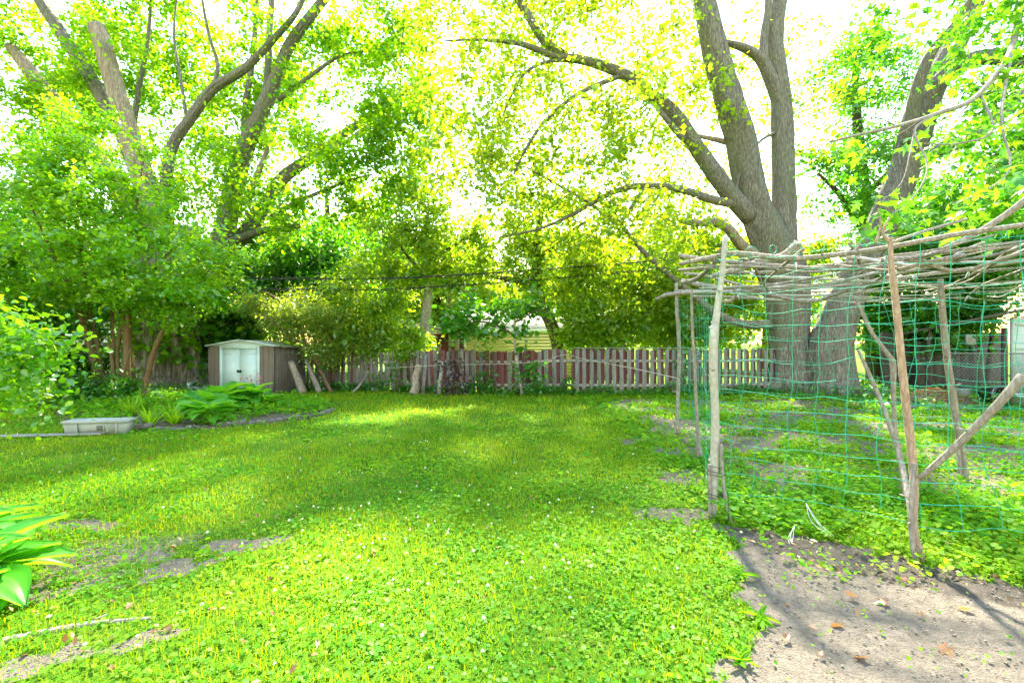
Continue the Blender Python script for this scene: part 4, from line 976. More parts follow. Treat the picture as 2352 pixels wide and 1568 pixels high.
# old broad maple by the shed
T3 = tree('old_maple', 'huge old maple with a furrowed hollow trunk and many limbs beside the shed', 'tree', [
    ('bark_old', [(398, 900, 17.6, 190), (398, 880, 17.6, 158), (396, 830, 17.6, 138), (394, 770, 17.6, 138), (396, 700, 17.6, 150), (405, 630, 17.6, 165), (410, 570, 17.6, 120), (415, 520, 17.6, 50)]),
    ('l', [(445, 660, 17.6, 70), (480, 600, 17.5, 62), (512, 540, 17.4, 56), (535, 440, 17.3, 50), (560, 350, 17.2, 46), (598, 260, 17, 40), (635, 180, 16.9, 34), (665, 105, 16.8, 30), (720, 30, 16.7, 26), (790, -60, 16.6, 20), (850, -170, 16.6, 8)]),
    ('l', [(470, 610, 17.9, 50), (560, 540, 18, 44), (610, 465, 18, 38), (655, 405, 18, 34), (735, 350, 18, 28), (800, 300, 18, 22), (870, 258, 18, 15), (930, 212, 18, 8), (960, 190, 18, 4)]),
    ('l', [(395, 640, 17.2, 50), (386, 540, 17.1, 38), (382, 430, 17, 30), (395, 340, 16.9, 28), (432, 280, 16.8, 27), (490, 205, 16.7, 26), (560, 160, 16.6, 23), (620, 100, 16.5, 18), (680, 30, 16.4, 14), (720, -60, 16.4, 8)]),
    ('l', [(392, 620, 17.9, 60), (345, 480, 18, 48), (300, 350, 18, 42), (245, 240, 18, 38), (190, 150, 18, 34), (130, 60, 18, 30), (85, -10, 18, 26), (30, -140, 18, 12)]),
    ('d', [(375, 580, 17.3, 58), (342, 450, 17.2, 50), (310, 350, 17.1, 46), (282, 260, 17.0, 42), (255, 170, 16.9, 40), (235, 100, 16.8, 38), (222, 62, 16.8, 36)]),
    ('d', [(350, 560, 18.2, 44), (270, 430, 18.4, 38), (190, 320, 18.5, 36), (120, 230, 18.6, 34), (70, 165, 18.7, 30), (25, 110, 18.8, 24)]),
    ('d', [(560, 470, 17.2, 18), (580, 430, 17.1, 15), (600, 380, 17, 12), (616, 338, 17, 8)]),
    ('l', [(620, 500, 17.6, 14), (680, 465, 17.4, 13), (740, 440, 17.2, 11), (810, 412, 17, 8), (860, 400, 16.9, 4)]),
    ('l', [(500, 570, 17.2, 24), (560, 545, 16.9, 22), (620, 526, 16.6, 19), (680, 520, 16.4, 15), (690, 518, 16.4, 12)]),
    ('l', [(598, 265, 17, 22), (615, 180, 17.2, 20), (618, 90, 17.3, 18), (625, 0, 17.4, 15), (640, -120, 17.5, 7)]),
    ('l', [(490, 205, 16.7, 14), (500, 150, 16.7, 11), (480, 80, 16.6, 9), (465, 0, 16.5, 7), (455, -100, 16.5, 4)]),
    ('l', [(560, 350, 17.6, 20), (565, 240, 17.8, 18), (580, 140, 18, 15), (590, 20, 18, 12), (600, -100, 18, 6)]),
    ('l', [(640, 230, 17, 14), (720, 170, 16.8, 12), (780, 130, 16.7, 9), (850, 115, 16.6, 6), (900, 90, 16.5, 3)]),
    ('l', [(735, 350, 18, 16), (790, 330, 17.6, 12), (850, 290, 17.3, 9), (920, 300, 17, 6), (980, 330, 16.9, 3)]),
    ('l', [(320, 480, 18.2, 20), (305, 330, 18.4, 16), (320, 200, 18.5, 13), (340, 90, 18.6, 10), (350, -60, 18.7, 5)]),
    ('l', [(430, 280, 17.0, 10), (415, 180, 17.2, 9), (400, 80, 17.3, 7), (410, -40, 17.4, 4)]),
], [(130, 80, 20, 190, 130, 2.6, 190), (390, 90, 19.6, 190, 130, 2.6, 210), (660, 110, 18.4, 180, 150, 2.8, 190), (870, 190, 17, 140, 170, 2.6, 140), (300, 290, 20, 160, 130, 2.4, 120), (620, 330, 19, 160, 120, 2.4, 125),
    (840, 400, 17, 150, 90, 2.4, 140), (960, 300, 16.8, 110, 150, 2, 110), (480, 250, 19.5, 120, 120, 1.6, 90), (200, 180, 20, 160, 120, 1.6, 100), (700, 480, 16.8, 150, 70, 2.2, 80), (930, 60, 17, 110, 110, 2.4, 80), (300, -130, 17.5, 320, 120, 3, 60), (740, -130, 17, 300, 120, 3, 50), (60, 260, 18.5, 110, 120, 2, 70), (480, 430, 17.4, 130, 90, 2, 60)],
    'maple', 'kite', .15, 38, .36, limb_scale=.76, nside=20, rough=.16)
roots(T3, P(398, 892, 17.6), 1.15, 9, .9, 'bark_old', 11)

# multi-stemmed shrub tree in the bed
stems = [[(228, 912, 13.3, 22), (222, 860, 13.3, 20), (205, 790, 13.2, 18), (180, 710, 13, 16), (150, 640, 12.8, 13), (110, 560, 12.6, 9), (70, 470, 12.4, 4)],
         [(234, 912, 13.4, 20), (232, 850, 13.4, 18), (215, 760, 13.4, 16), (200, 690, 13.3, 14), (190, 600, 13.2, 11), (170, 480, 13.2, 7), (160, 360, 13.2, 3)],
         [(258, 905, 13.6, 12), (262, 820, 13.6, 11), (258, 740, 13.7, 10), (262, 660, 13.7, 8), (280, 560, 13.8, 5), (290, 450, 13.8, 3)],
         [(290, 918, 13.2, 22), (290, 860, 13.2, 21), (293, 780, 13.2, 19), (295, 710, 13.1, 16), (290, 620, 13, 12), (310, 500, 12.9, 8), (330, 360, 12.8, 4)],
         [(305, 915, 13.5, 18), (302, 840, 13.5, 17), (290, 770, 13.6, 14), (272, 700, 13.7, 12), (250, 600, 13.8, 8), (240, 480, 13.8, 4)],
         [(283, 880, 13.4, 12), (270, 830, 13.5, 11), (275, 770, 13.6, 10), (282, 700, 13.7, 9), (330, 560, 13.8, 5)],
         [(330, 922, 12.9, 17), (340, 860, 12.9, 15), (360, 790, 12.8, 13), (392, 730, 12.7, 11), (425, 690, 12.6, 8), (480, 620, 12.4, 4)]]
stems = [[(u_, v_, Y, w * .85) for u_, v_, Y, w in s_] for s_ in stems]
tree('multi_stem_shrub', 'tall many-stemmed shrub tree with glossy round leaves in the flower bed', 'shrub', [('t' if k == 0 else 'l', s_) for k, s_ in enumerate(stems)] + [
    ('l', [(380, 745, 12.8, 7), (385, 690, 12.7, 6), (400, 640, 12.6, 4)]), ('l', [(180, 700, 13, 8), (100, 640, 12.6, 6), (30, 600, 12.4, 3)]), ('l', [(293, 700, 13.1, 9), (370, 600, 12.6, 7), (460, 520, 12.2, 4)])],
    [(110, 380, 12.6, 130, 110, 1.6, 240), (260, 430, 12.6, 150, 110, 1.6, 200), (150, 540, 12.4, 180, 110, 1.7, 290), (350, 560, 12.2, 150, 110, 1.5, 230), (450, 620, 12, 110, 90, 1.2, 120), (250, 660, 12.4, 190, 60, 1.4, 170), (60, 650, 12.3, 110, 90, 1.4, 130), (400, 700, 12, 100, 40, 1, 70), (170, 270, 13, 90, 60, 1, 70), (20, 450, 12.4, 100, 170, 1.5, 150)],
    'shrub', 'rhomb', .12, 26, .21, aspect=1.35, bark='bark_stem', nside=10, rough=.04, flat=.45, up=.7, droop=.22, twig=.7, vbias=.18, trunk_name='stem')

# ---- trees beyond the fence
BGROUP = 'trees beyond the wooden fence'
tree('birch_tree', 'slim tree with pale peeling bark behind the purple-leaved shrub', 'tree', [('bark_pale', [(974, 830, 17.3, 22), (973, 770, 17.3, 22), (980, 710, 17.3, 24), (985, 640, 17.3, 20), (978, 560, 17.3, 15), (985, 470, 17.3, 6)]), ('l', [(980, 640, 17.3, 12), (930, 580, 17, 8), (890, 520, 16.8, 4)]), ('l', [(982, 600, 17.3, 12), (1050, 560, 17, 8), (1100, 520, 16.8, 4)])],
     [(900, 650, 16.9, 110, 110, 1.2, 170), (960, 540, 17, 120, 90, 1.4, 130), (860, 740, 16.9, 100, 60, 1.0, 110), (1060, 560, 17, 100, 80, 1.3, 80), (920, 780, 16.4, 70, 40, .6, 50)], 'box_elder', 'rhomb', .17, 38, .27, bark='bark_thin', droop=.6)
tree('curved_tree', 'dark curving trunk rising before the yellow house', 'tree', [('t', [(1282, 830, 17, 30), (1278, 780, 17, 30), (1262, 735, 17, 30), (1240, 690, 17, 28), (1232, 620, 17, 24), (1235, 540, 17, 18), (1250, 460, 17, 8)]), ('l', [(1240, 680, 17, 20), (1210, 650, 17, 18), (1160, 640, 17, 13), (1100, 630, 16.9, 6)]), ('l', [(1234, 600, 17, 14), (1300, 540, 16.8, 10), (1360, 500, 16.7, 5)])],
     [(1150, 590, 16.6, 140, 70, 1.2, 120), (1290, 530, 16.8, 130, 80, 1.3, 110), (1110, 690, 16.2, 80, 50, .8, 45), (1330, 640, 16.6, 110, 70, 1.1, 90), (1180, 500, 17.2, 140, 70, 1.4, 70)], 'box_elder', 'rhomb', .17, 36, .27, bark='bark_thin', droop=.5)
tree('box_elder', 'leafy box elder over the fence stretch with red boards', 'tree', [('t', [(1365, 820, 17.5, 26), (1385, 775, 17.5, 24), (1420, 730, 17.5, 20), (1440, 640, 17.5, 15), (1450, 560, 17.5, 6)]), ('l', [(1420, 730, 17.5, 14), (1500, 680, 17.3, 9), (1540, 640, 17.2, 4)])],
     [(1400, 700, 16.6, 110, 80, 1.2, 190), (1490, 640, 17, 110, 90, 1.4, 160), (1380, 610, 17.4, 120, 70, 1.4, 90), (1540, 740, 16.6, 80, 60, 1, 110), (1470, 760, 16.6, 100, 40, .9, 80), (1350, 765, 16.4, 60, 30, .6, 60), (1560, 690, 16.8, 90, 70, 1, 90)], 'box_elder', 'rhomb', .16, 40, .28, bark='bark_thin', droop=.5)
tree('box_elder', 'box elder crowding the fork of the tall grey maple', 'tree', [('t', [(1640, 800, 18.5, 26), (1630, 700, 18.5, 22), (1620, 600, 18.5, 16), (1600, 520, 18.5, 6)])],
     [(1590, 590, 17.9, 110, 80, 1.4, 150), (1660, 690, 17.6, 90, 90, 1.3, 150), (1520, 500, 18.4, 90, 50, 1.4, 50), (1600, 760, 17.2, 90, 50, .9, 90), (1880, 580, 17.5, 70, 60, 1.2, 60)], 'box_elder', 'rhomb', .17, 40, .29, bark='bark_thin')
tree('dark_evergreen', 'tall dark green tree behind the shed and the arching shrub', 'tree', [('t', [(770, 830, 21, 34), (765, 700, 21, 30), (755, 560, 21, 20), (750, 430, 21, 6)])],
     [(740, 570, 20.5, 110, 130, 1.8, 210), (810, 650, 20, 90, 90, 1.4, 120), (660, 640, 20, 90, 90, 1.4, 120), (770, 730, 19.5, 110, 60, 1.3, 110)], 'dark', 'rhomb', .19, 38, .33, bark='bark_thin', droop=.6)
tree('leafy_tree', 'bright leafy tree right behind the shed roof', 'tree', [('t', [(600, 840, 19.5, 28), (590, 740, 19.5, 24), (580, 640, 19.5, 16), (590, 560, 19.5, 6)])],
     [(560, 700, 18.9, 110, 80, 1.2, 190), (620, 630, 19, 110, 80, 1.4, 150), (520, 770, 18.6, 80, 40, .8, 80), (500, 640, 18.6, 70, 80, 1.2, 90)], 'vine', 'kite', .15, 40, .3, bark='bark_thin')
tree('arching_shrub', 'arching pale shrub leaning over the shed and fence corner', 'shrub', [('t', [(745, 880, 16.2, 13), (735, 840, 16.2, 12), (708, 800, 16.2, 11), (680, 740, 16.3, 9), (640, 690, 16.3, 6), (590, 660, 16.3, 3)]), ('l', [(740, 850, 16.2, 10), (760, 780, 16.3, 8), (780, 700, 16.4, 4)]), ('l', [(700, 790, 16.2, 8), (660, 770, 16, 6), (610, 720, 15.9, 3)])],
     [(690, 730, 16.2, 90, 60, .8, 190), (770, 770, 16.6, 80, 60, .8, 170), (640, 690, 16.4, 80, 40, .8, 80), (820, 790, 16.7, 70, 40, .6, 110), (740, 690, 16.8, 90, 50, .8, 90)], 'pale', 'rhomb', .1, 44, .22, bark='bark_stem', nside=8, rough=.04)
FAR = [(420, 19, 620, 'maple'), (1000, 30, 560, 'box_elder'), (1330, 32, 540, 'box_elder'), (1560, 30, 560, 'box_elder'), (840, 30, 500, 'maple'), (250, 27, 560, 'dark'), (60, 26, 450, 'dark'), (1180, 36, 640, 'box_elder'), (1760, 28, 560, 'box_elder'), (660, 32, 520, 'box_elder')]
farlab = ['leafy tree close behind the huge old maple', 'soft tree far behind the birch', 'far light green tree beyond the yellow house', 'far tree behind the two box elders', 'far maple between the old maple and the birch', 'dark tree behind the chain link fence and old maple', 'dark tree beyond the many-stemmed shrub', 'lowest far tree over the yellow roof', 'far tree seen through the fork of the tall grey maple', 'far tree above the tall dark green one']
for k, (u_, Y, vt, mt) in enumerate(FAR):
    h = 784 - vt; sp = 95 if Y > 24 else 80
    n_ = 110
    tree('distant_tree', farlab[k], 'tree', [('t', [(u_, 784 + 1776 / Y + 8, Y, 26), (u_ + 4, 784 - h * .3, Y, 22), (u_ - 4, 784 - h * .7, Y, 14), (u_, vt, Y, 5)])],
         [(u_, vt + 40, Y, sp, 80, 2.4, n_), (u_ - 60, vt + h * .4, Y - .5, sp, 90, 2.4, n_), (u_ + 60, vt + h * .45, Y - .5, sp, 90, 2.4, n_), (u_, vt + h * .8, Y - 1, sp * 1.2, 60, 2, n_ * 2 // 3)], mt, 'kite', .27, 34, .5, bark='bark_thin', group='distant trees')
# thicket behind the trellis
tg = 'shady shrubs behind the branch trellis'
for (u_, Y, blobs, lb) in ((2080, 17.5, [(2060, 620, 17, 110, 100, 1.4, 170), (2080, 760, 16.8, 90, 80, 1.2, 150), (1990, 700, 17.4, 60, 120, 1, 70)], 'tall shady shrub filling the gap beside the leaning trunk'),
                           (2250, 15, [(2230, 620, 14.5, 110, 90, 1.3, 170), (2200, 740, 14.5, 100, 50, 1.0, 100), (2330, 560, 14, 90, 110, 1.3, 120)], 'tall shady shrub hanging over the dark lean-to'),
                           (2200, 19, [(2180, 480, 18.5, 130, 80, 1.6, 150), (2310, 420, 18.5, 110, 120, 1.8, 140), (2150, 800, 17.6, 100, 60, 1, 100)], 'high shady tree crown above the dark lean-to'),
                           (2420, 13, [(2400, 480, 12.5, 110, 130, 1.3, 150), (2400, 250, 12.5, 120, 160, 1.5, 110)], 'leafy dark tree overhanging the end of the trellis')):
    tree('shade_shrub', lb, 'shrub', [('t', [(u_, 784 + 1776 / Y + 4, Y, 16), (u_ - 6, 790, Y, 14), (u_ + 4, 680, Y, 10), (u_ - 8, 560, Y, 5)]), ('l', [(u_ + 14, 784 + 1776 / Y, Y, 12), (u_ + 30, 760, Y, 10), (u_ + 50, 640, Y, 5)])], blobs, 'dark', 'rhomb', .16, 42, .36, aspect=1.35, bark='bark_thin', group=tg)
# shrubs at the left boundary
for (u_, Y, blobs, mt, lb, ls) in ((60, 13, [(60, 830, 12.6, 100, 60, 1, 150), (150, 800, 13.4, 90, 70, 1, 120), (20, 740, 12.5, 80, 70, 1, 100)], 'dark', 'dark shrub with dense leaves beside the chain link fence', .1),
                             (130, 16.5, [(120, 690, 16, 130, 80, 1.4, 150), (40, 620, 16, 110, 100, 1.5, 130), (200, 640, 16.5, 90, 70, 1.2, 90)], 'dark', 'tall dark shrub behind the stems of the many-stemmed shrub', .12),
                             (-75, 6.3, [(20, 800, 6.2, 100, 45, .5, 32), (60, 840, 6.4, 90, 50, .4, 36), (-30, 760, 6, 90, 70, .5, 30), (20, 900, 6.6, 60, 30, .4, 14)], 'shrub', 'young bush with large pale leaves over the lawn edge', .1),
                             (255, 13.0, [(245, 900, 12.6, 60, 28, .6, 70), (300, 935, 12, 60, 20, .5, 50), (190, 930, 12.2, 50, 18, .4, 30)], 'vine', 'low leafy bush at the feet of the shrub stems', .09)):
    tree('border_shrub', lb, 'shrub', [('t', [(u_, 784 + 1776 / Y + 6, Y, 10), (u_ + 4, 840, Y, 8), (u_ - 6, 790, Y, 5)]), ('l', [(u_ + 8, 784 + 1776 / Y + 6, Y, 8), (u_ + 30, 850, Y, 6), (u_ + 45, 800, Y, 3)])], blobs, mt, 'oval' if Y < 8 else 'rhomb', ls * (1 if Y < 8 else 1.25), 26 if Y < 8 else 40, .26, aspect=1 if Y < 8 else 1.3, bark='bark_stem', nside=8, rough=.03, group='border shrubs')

# ---- climbers on the fence
def climber(name, label, cat, u_, v0, v1, Y, w, n, mt, ls=.1, deep=.1, sh='oval'):
    b = P(u_, v0, Y); tp = P(u_, v1, Y); base = (b[0], b[1], gzf(b[0], b[1])); t = thing(name, label, cat, base)
    for k in range(3):
        pts = [np.array(base) + [k * .05, 0, 0]] + [np.array([b[0] + random.uniform(-.4, .4) * w * Y / F, b[1] + random.uniform(-.05, .05), base[2] + (tp[2] - base[2]) * f_]) for f_ in (.3, .6, .95)]
        V, q, tr = tube(pts, [.014, .012, .01, .005], 6, m=5); wobj('stem', V, [tr, q], M['bark_thin'], t, True)
    wm = w * Y / F
    z = rng.random(n); x = rng.normal(size=n) * .45 * wm * (1.15 - .5 * z)
    cl = vnoise(x * 5 + u_, z * 7); k = cl > .32
    C = np.column_stack([b[0] + x, b[1] - rng.random(n) * deep, base[2] + .03 + z * (tp[2] - base[2])])[k]
    V, T, A = leaf_arrays(C, ls, sh, up=.35, droop=.4, var=np.clip(rng.normal(size=len(C)) * .2 + .4, 0, 1)); wobj('leaves', V, [T], M[mt], t, attrs={'var': A}); return t
FY = 14.62
climber('climbing_vine', 'narrow vine climbing the grey boards near the leaning sticks', 'vine', 858, 902, 858, 15.8, 22, 90, 'vine')
climber('climbing_vine', 'leafy vine on the fence under the hanging box elder twigs', 'vine', 905, 902, 835, 15.4, 30, 190, 'vine')
climber('climbing_vine', 'vine rooted between the red boards and reaching over the fence top', 'vine', 1112, 905, 855, 14.7, 40, 260, 'vine', .1, .18)
climber('climbing_vine', 'upper vine strand hanging over the broken fence top', 'vine', 1110, 858, 790, 14.72, 26, 150, 'vine', .1, .12)
climber('green_bush', 'round dark green bush growing against the fence boards', 'bush', 1213, 908, 832, 14.4, 58, 620, 'vine', .11, .5)
climber('climbing_vine', 'small weed bush at the post gap in the fence', 'vine', 1300, 905, 868, 14.55, 26, 120, 'vine', .1, .15)
climber('purple_shrub', 'purple-leaved shrub sprawling over the red fence boards', 'shrub', 1042, 860, 792, 14.72, 34, 180, 'purple', .11, .18)
climber('purple_shrub', 'low purple bough spreading sideways under the fence top', 'shrub', 1040, 866, 828, 14.55, 60, 330, 'purple', .1, .22)
climber('climbing_vine', 'vine tangled between shed corner and fence', 'vine', 735, 900, 815, 16.2, 30, 170, 'vine', .1, .25)
climber('climbing_vine', 'leafy vine on the fence boards behind the thin trellis poles', 'vine', 1560, 903, 800, 14.55, 26, 150, 'vine', .11, .15)
climber('climbing_vine', 'dark weeds between the old trunk and the shed wall', 'vine', 472, 893, 838, 16.3, 20, 130, 'vine', .13, .25)
# sapling with large round leaves before the fence
tree('sapling', 'slender sapling with big round leaves rising before the fence', 'tree', [('bark_pale', [(1200, 906, 14.4, 9), (1192, 860, 14.4, 8), (1184, 805, 14.4, 7), (1182, 745, 14.4, 6), (1184, 700, 14.4, 3)]), ('l', [(1183, 770, 14.4, 5), (1120, 740, 14.3, 4), (1060, 745, 14.2, 2)]), ('l', [(1183, 740, 14.4, 5), (1230, 715, 14.3, 3), (1260, 720, 14.2, 2)])],
     [(1100, 725, 14.2, 80, 45, .5, 75), (1200, 720, 14.3, 80, 40, .5, 60), (1060, 760, 14.2, 45, 25, .4, 22), (1190, 780, 14.4, 30, 22, .3, 10)], 'dark', 'round', .15, 9, .2, bark='bark_thin', nside=8, rough=.02, up=.55, vbias=.15)
# strip of weeds at the foot of the fence
ss = rng.random(9000) * (FLEN - 5) + 5; pp = np.array([fence_at(q_)[0] for q_ in ss[:3000]]); pp = np.repeat(pp, 3, 0)[:9000]
dn = fbm(pp[:, 0] * 1.7, pp[:, 1] * 0 + 3, 3); hh = rng.random(9000) ** 1.6 * (.1 + .6 * np.clip(dn - .3, 0, 1))
C = np.column_stack([pp[:, 0] + rng.normal(size=9000) * .1, pp[:, 1] - .1 - rng.random(9000) * .4, gz(pp[:, 0], pp[:, 1]) + .02 + hh])
V, T, A = leaf_arrays(C, .085, 'rhomb', up=.6, droop=.15, aspect=1.3)
tag(wobj('fence_weeds', V, [T], M['vine'], attrs={'var': A}), 'strip of low green weeds along the foot of the fence', 'weeds', kind='stuff')
x = -16 + rng.random(9000) * 11; y = 13.2 + rng.random(9000) * 5; k = ~in_poly(x, y, SHEDPOLY) & ~in_poly(x, y, BEDPOLY) & (fbm(x * .9, y * .9, 3) > .45) & ((x < -10.4) | (y > 15.6)); x, y = x[k], y[k]
V, T, A = leaf_arrays(np.column_stack([x, y, gz(x, y) + .03 + .3 * rng.random(len(x)) ** 2]), .1, 'rhomb', up=.65, droop=.15, aspect=1.3)
tag(wobj('boundary_weeds', V, [T], M['vine'], attrs={'var': A}), 'leafy weeds round the old maple roots and chain link fence', 'weeds', kind='stuff')
x = 8.6 + rng.random(9000) * 7; y = 10.5 + rng.random(9000) * 7; k = (fbm(x * .9, y * .9, 3) > .4); x, y = x[k], y[k]
V, T, A = leaf_arrays(np.column_stack([x, y, gz(x, y) + .03 + .35 * rng.random(len(x)) ** 2]), .1, 'rhomb', up=.65, droop=.15, aspect=1.3)
tag(wobj('shade_weeds', V, [T], M['vine'], attrs={'var': A}), 'leafy weeds in the shade behind the branch trellis', 'weeds', kind='stuff')

# ---------------------------------------------------------------- utility cables, twine
for lb, L in (('upper black overhead cable strung behind the trees', [(-400, 640, 17), (200, 636, 16.5), (600, 638, 16), (840, 640, 15.8), (1050, 631, 15.7), (1220, 620, 15.6), (1400, 607, 15.6), (1580, 592, 15.9), (1990, 556, 17), (2800, 480, 19)]),
              ('lower black overhead cable strung behind the trees', [(-400, 670, 17.2), (200, 662, 16.6), (520, 662, 16.2), (840, 665, 16), (1050, 655, 15.9), (1220, 643, 15.8), (1500, 618, 15.9), (1990, 570, 17.2), (2800, 500, 19)])):
    t = thing('overhead_cable', lb, 'cable', tuple(P(*L[4])))
    V, q, tr = tube([P(*l) for l in L], [.017] * len(L), 6, m=8); wobj('conductor', V, [tr, q], M['wire'], t, True)
    V, q, tr = tube([P(*l) + [0, 0, -.035 + .012 * math.sin(k_ * 2.1)] for k_, l in enumerate(L)], [.009] * len(L), 5, m=8); wobj('support_strand', V, [tr, q], M['wire'], t, True)
V, q, tr = tube([P(875, 846, 15.2), P(1020, 838, 14.6), P(1180, 835, 14.6), P(1250, 828, 14.6), P(1295, 815, 14.6), P(1350, 826, 14.2), P(1450, 845, 12.5), P(1555, 868, 8.25)], [.006] * 8, 5, m=6)
o = wobj('twine', V, [tr, q], M['twine']); tag(o, 'thin grey twine strung along the fence to a trellis pole', 'twine')

# ---------------------------------------------------------------- houses behind
hz = -.1
yh = thing('yellow_house', 'yellow house with horizontal siding behind the wooden fence', 'house', (3, 24.2, hz))
hx0, hx1, hy = -2.3, 5.4, 22.0
b = MB(); b.box(((hx0 + hx1) / 2, hy + 3.0, hz + 1.2), (hx1 - hx0 - .02, 5.9, 2.4)); V, pl = b.get(); wobj('wall', V, pl, M['siding'], yh)
for k in range(16):
    b = MB(); z = hz + k * .15 + .08; V = np.array([(hx0, hy, z - .078), (hx1, hy, z - .078), (hx1, hy + .02, z + .07), (hx0, hy + .02, z + .07), (hx0, hy + .05, z - .078), (hx1, hy + .05, z - .078), (hx1, hy + .05, z + .07), (hx0, hy + .05, z + .07)])
    b.add(V, [BOXF]); V, pl = b.get(); wobj('siding_board', V, pl, M['siding'], yh)
V = np.array([(hx0 - .4, hy - .45, hz + 2.35), (hx1 + .4, hy - .45, hz + 2.35), (hx1 + .4, hy + 3, hz + 3.6), (hx0 - .4, hy + 3, hz + 3.6), (hx1 + .4, hy + 6.4, hz + 2.35), (hx0 - .4, hy + 6.4, hz + 2.35)])
wobj('roof', np.vstack([V, V - [0, 0, .12]]), [np.array([(0, 1, 2, 3), (3, 2, 4, 5), (7, 6, 9, 8), (8, 9, 11, 10), (0, 6, 7, 1), (4, 10, 11, 5), (0, 3, 9, 6), (3, 5, 11, 9), (1, 7, 8, 2), (2, 8, 10, 4)])], M['shingle'], yh)
b = MB(); b.box(((hx0 + hx1) / 2, hy - .48, hz + 2.28), (hx1 - hx0 + .8, .04, .18)); V, pl = b.get(); wobj('fascia', V, pl, M['housewhite'], yh)
for xx in (3.6,):
    b = MB(); b.box((xx, hy - .02, hz + 1.6), (1.3, .06, .9)); V, pl = b.get(); w_ = wobj('window', V, pl, M['housewhite'], yh)
    for dx in (-.31, .31):
        b = MB(); b.box((xx + dx, hy - .055, hz + 1.6), (.55, .02, .76)); V, pl = b.get(); wobj('pane', V, pl, M['slot'], w_)
b = MB(); b.box((hx0 + .04, hy - .02, hz + 1.15), (.12, .08, 2.3)); V, pl = b.get(); wobj('corner_board', V, pl, M['housewhite'], yh)

rh = thing('red_garage', 'low dark red garage with a pale gable beside the yellow house', 'garage', (-4.2, 25, hz))
gx0, gx1, gy_ = -6.2, -2.8, 23.0
b = MB(); b.box(((gx0 + gx1) / 2, gy_ + 2.2, hz + 1.1), (gx1 - gx0, 4.4, 2.2)); V, pl = b.get(); wobj('wall', V, pl, M['redwood'], rh)
b = MB(); b.box((gx0 + .55, gy_ - .03, hz + 1.1), (1.1, .06, 2.19)); V, pl = b.get(); wobj('brick_panel', V, pl, M['greybrick'], rh)
V = np.array([(gx0, gy_ - .02, hz + 2.2), (gx1, gy_ - .02, hz + 2.2), (gx0, gy_ - .02, hz + 2.9), (gx0, gy_ + .1, hz + 2.2), (gx1, gy_ + .1, hz + 2.2), (gx0, gy_ + .1, hz + 2.9)])
wobj('gable', V, [np.array([(0, 1, 2), (5, 4, 3)]), np.array([(0, 3, 4, 1), (1, 4, 5, 2), (2, 5, 3, 0)])], M['housewhite'], rh)
b = MB(); b.bar((gx0 - .3, gy_ + 2, hz + 3.02), (gx1 + .3, gy_ + 2, hz + 2.22), 4.8, .1); V, pl = b.get(); wobj('roof', V, pl, M['shingle'], rh)
b = MB(); b.box((-4.1, gy_ - .04, hz + 1.0), (1.0, .05, 1.1)); V, pl = b.get(); wobj('door_panel', V, pl, M['beige'], rh)
for lb, u_, w_ in (('slim weathered utility post beside the red garage', 1033, .16), ('thicker wooden utility post beside the red garage', 1049, .24)):
    p = P(u_, 784, 21); t = thing('wooden_post', lb, 'post', (p[0], p[1], -.1))
    V, q, tr = tube([(p[0], p[1], -.1), (p[0] + .02, p[1], 2), (p[0], p[1], 4.2 if w_ < .2 else 6.5)], [w_ / 2, w_ / 2.1, w_ / 2.3], 10, m=6, rough=.06); wobj('shaft', V, [tr, q], M['deadwood'], t, True)
    b = MB(); b.box((p[0], p[1] - .02, 2.6), (w_ * 1.3, w_ * 1.3, .08)); V, pl = b.get(); wobj('band', V, pl, M['metal'], t)

# beige bungalow past the chain link fence
bh = thing('beige_bungalow', 'low beige bungalow with pale hip roof past the chain link fence', 'house', (-20, 26, -.2))
x0, x1, y0, y1 = -26, -17.0, 23.5, 30
b = MB(); b.box(((x0 + x1) / 2, (y0 + y1) / 2, 1.0), (x1 - x0, y1 - y0, 2.4)); V, pl = b.get(); wobj('wall', V, pl, M['beige'], bh)
V = np.array([(x0 - .4, y0 - .4, 2.2), (x1 + .4, y0 - .4, 2.2), (x1 + .4, y1 + .4, 2.2), (x0 - .4, y1 + .4, 2.2), (x0 + 3, (y0 + y1) / 2, 3.2), (x1 - 3, (y0 + y1) / 2, 3.2)])
wobj('roof', V, [np.array([(1, 2, 5), (3, 0, 4)]), np.array([(0, 1, 5, 4), (2, 3, 4, 5), (0, 3, 2, 1)])], M['shingle'], bh)
b = MB(); b.box(((x0 + x1) / 2, y0 - .42, 2.17), (x1 - x0 + .8, .05, .16)); V, pl = b.get(); wobj('fascia', V, pl, M['housewhite'], bh)
b = MB(); b.box((-20.5, y0 - .03, 1.25), (1.4, .07, 1.0)); V, pl = b.get(); w_ = wobj('window', V, pl, M['housewhite'], bh)
b = MB(); b.box((-20.5, y0 - .07, 1.25), (1.2, .02, .8)); V, pl = b.get(); wobj('pane', V, pl, M['slot'], w_)

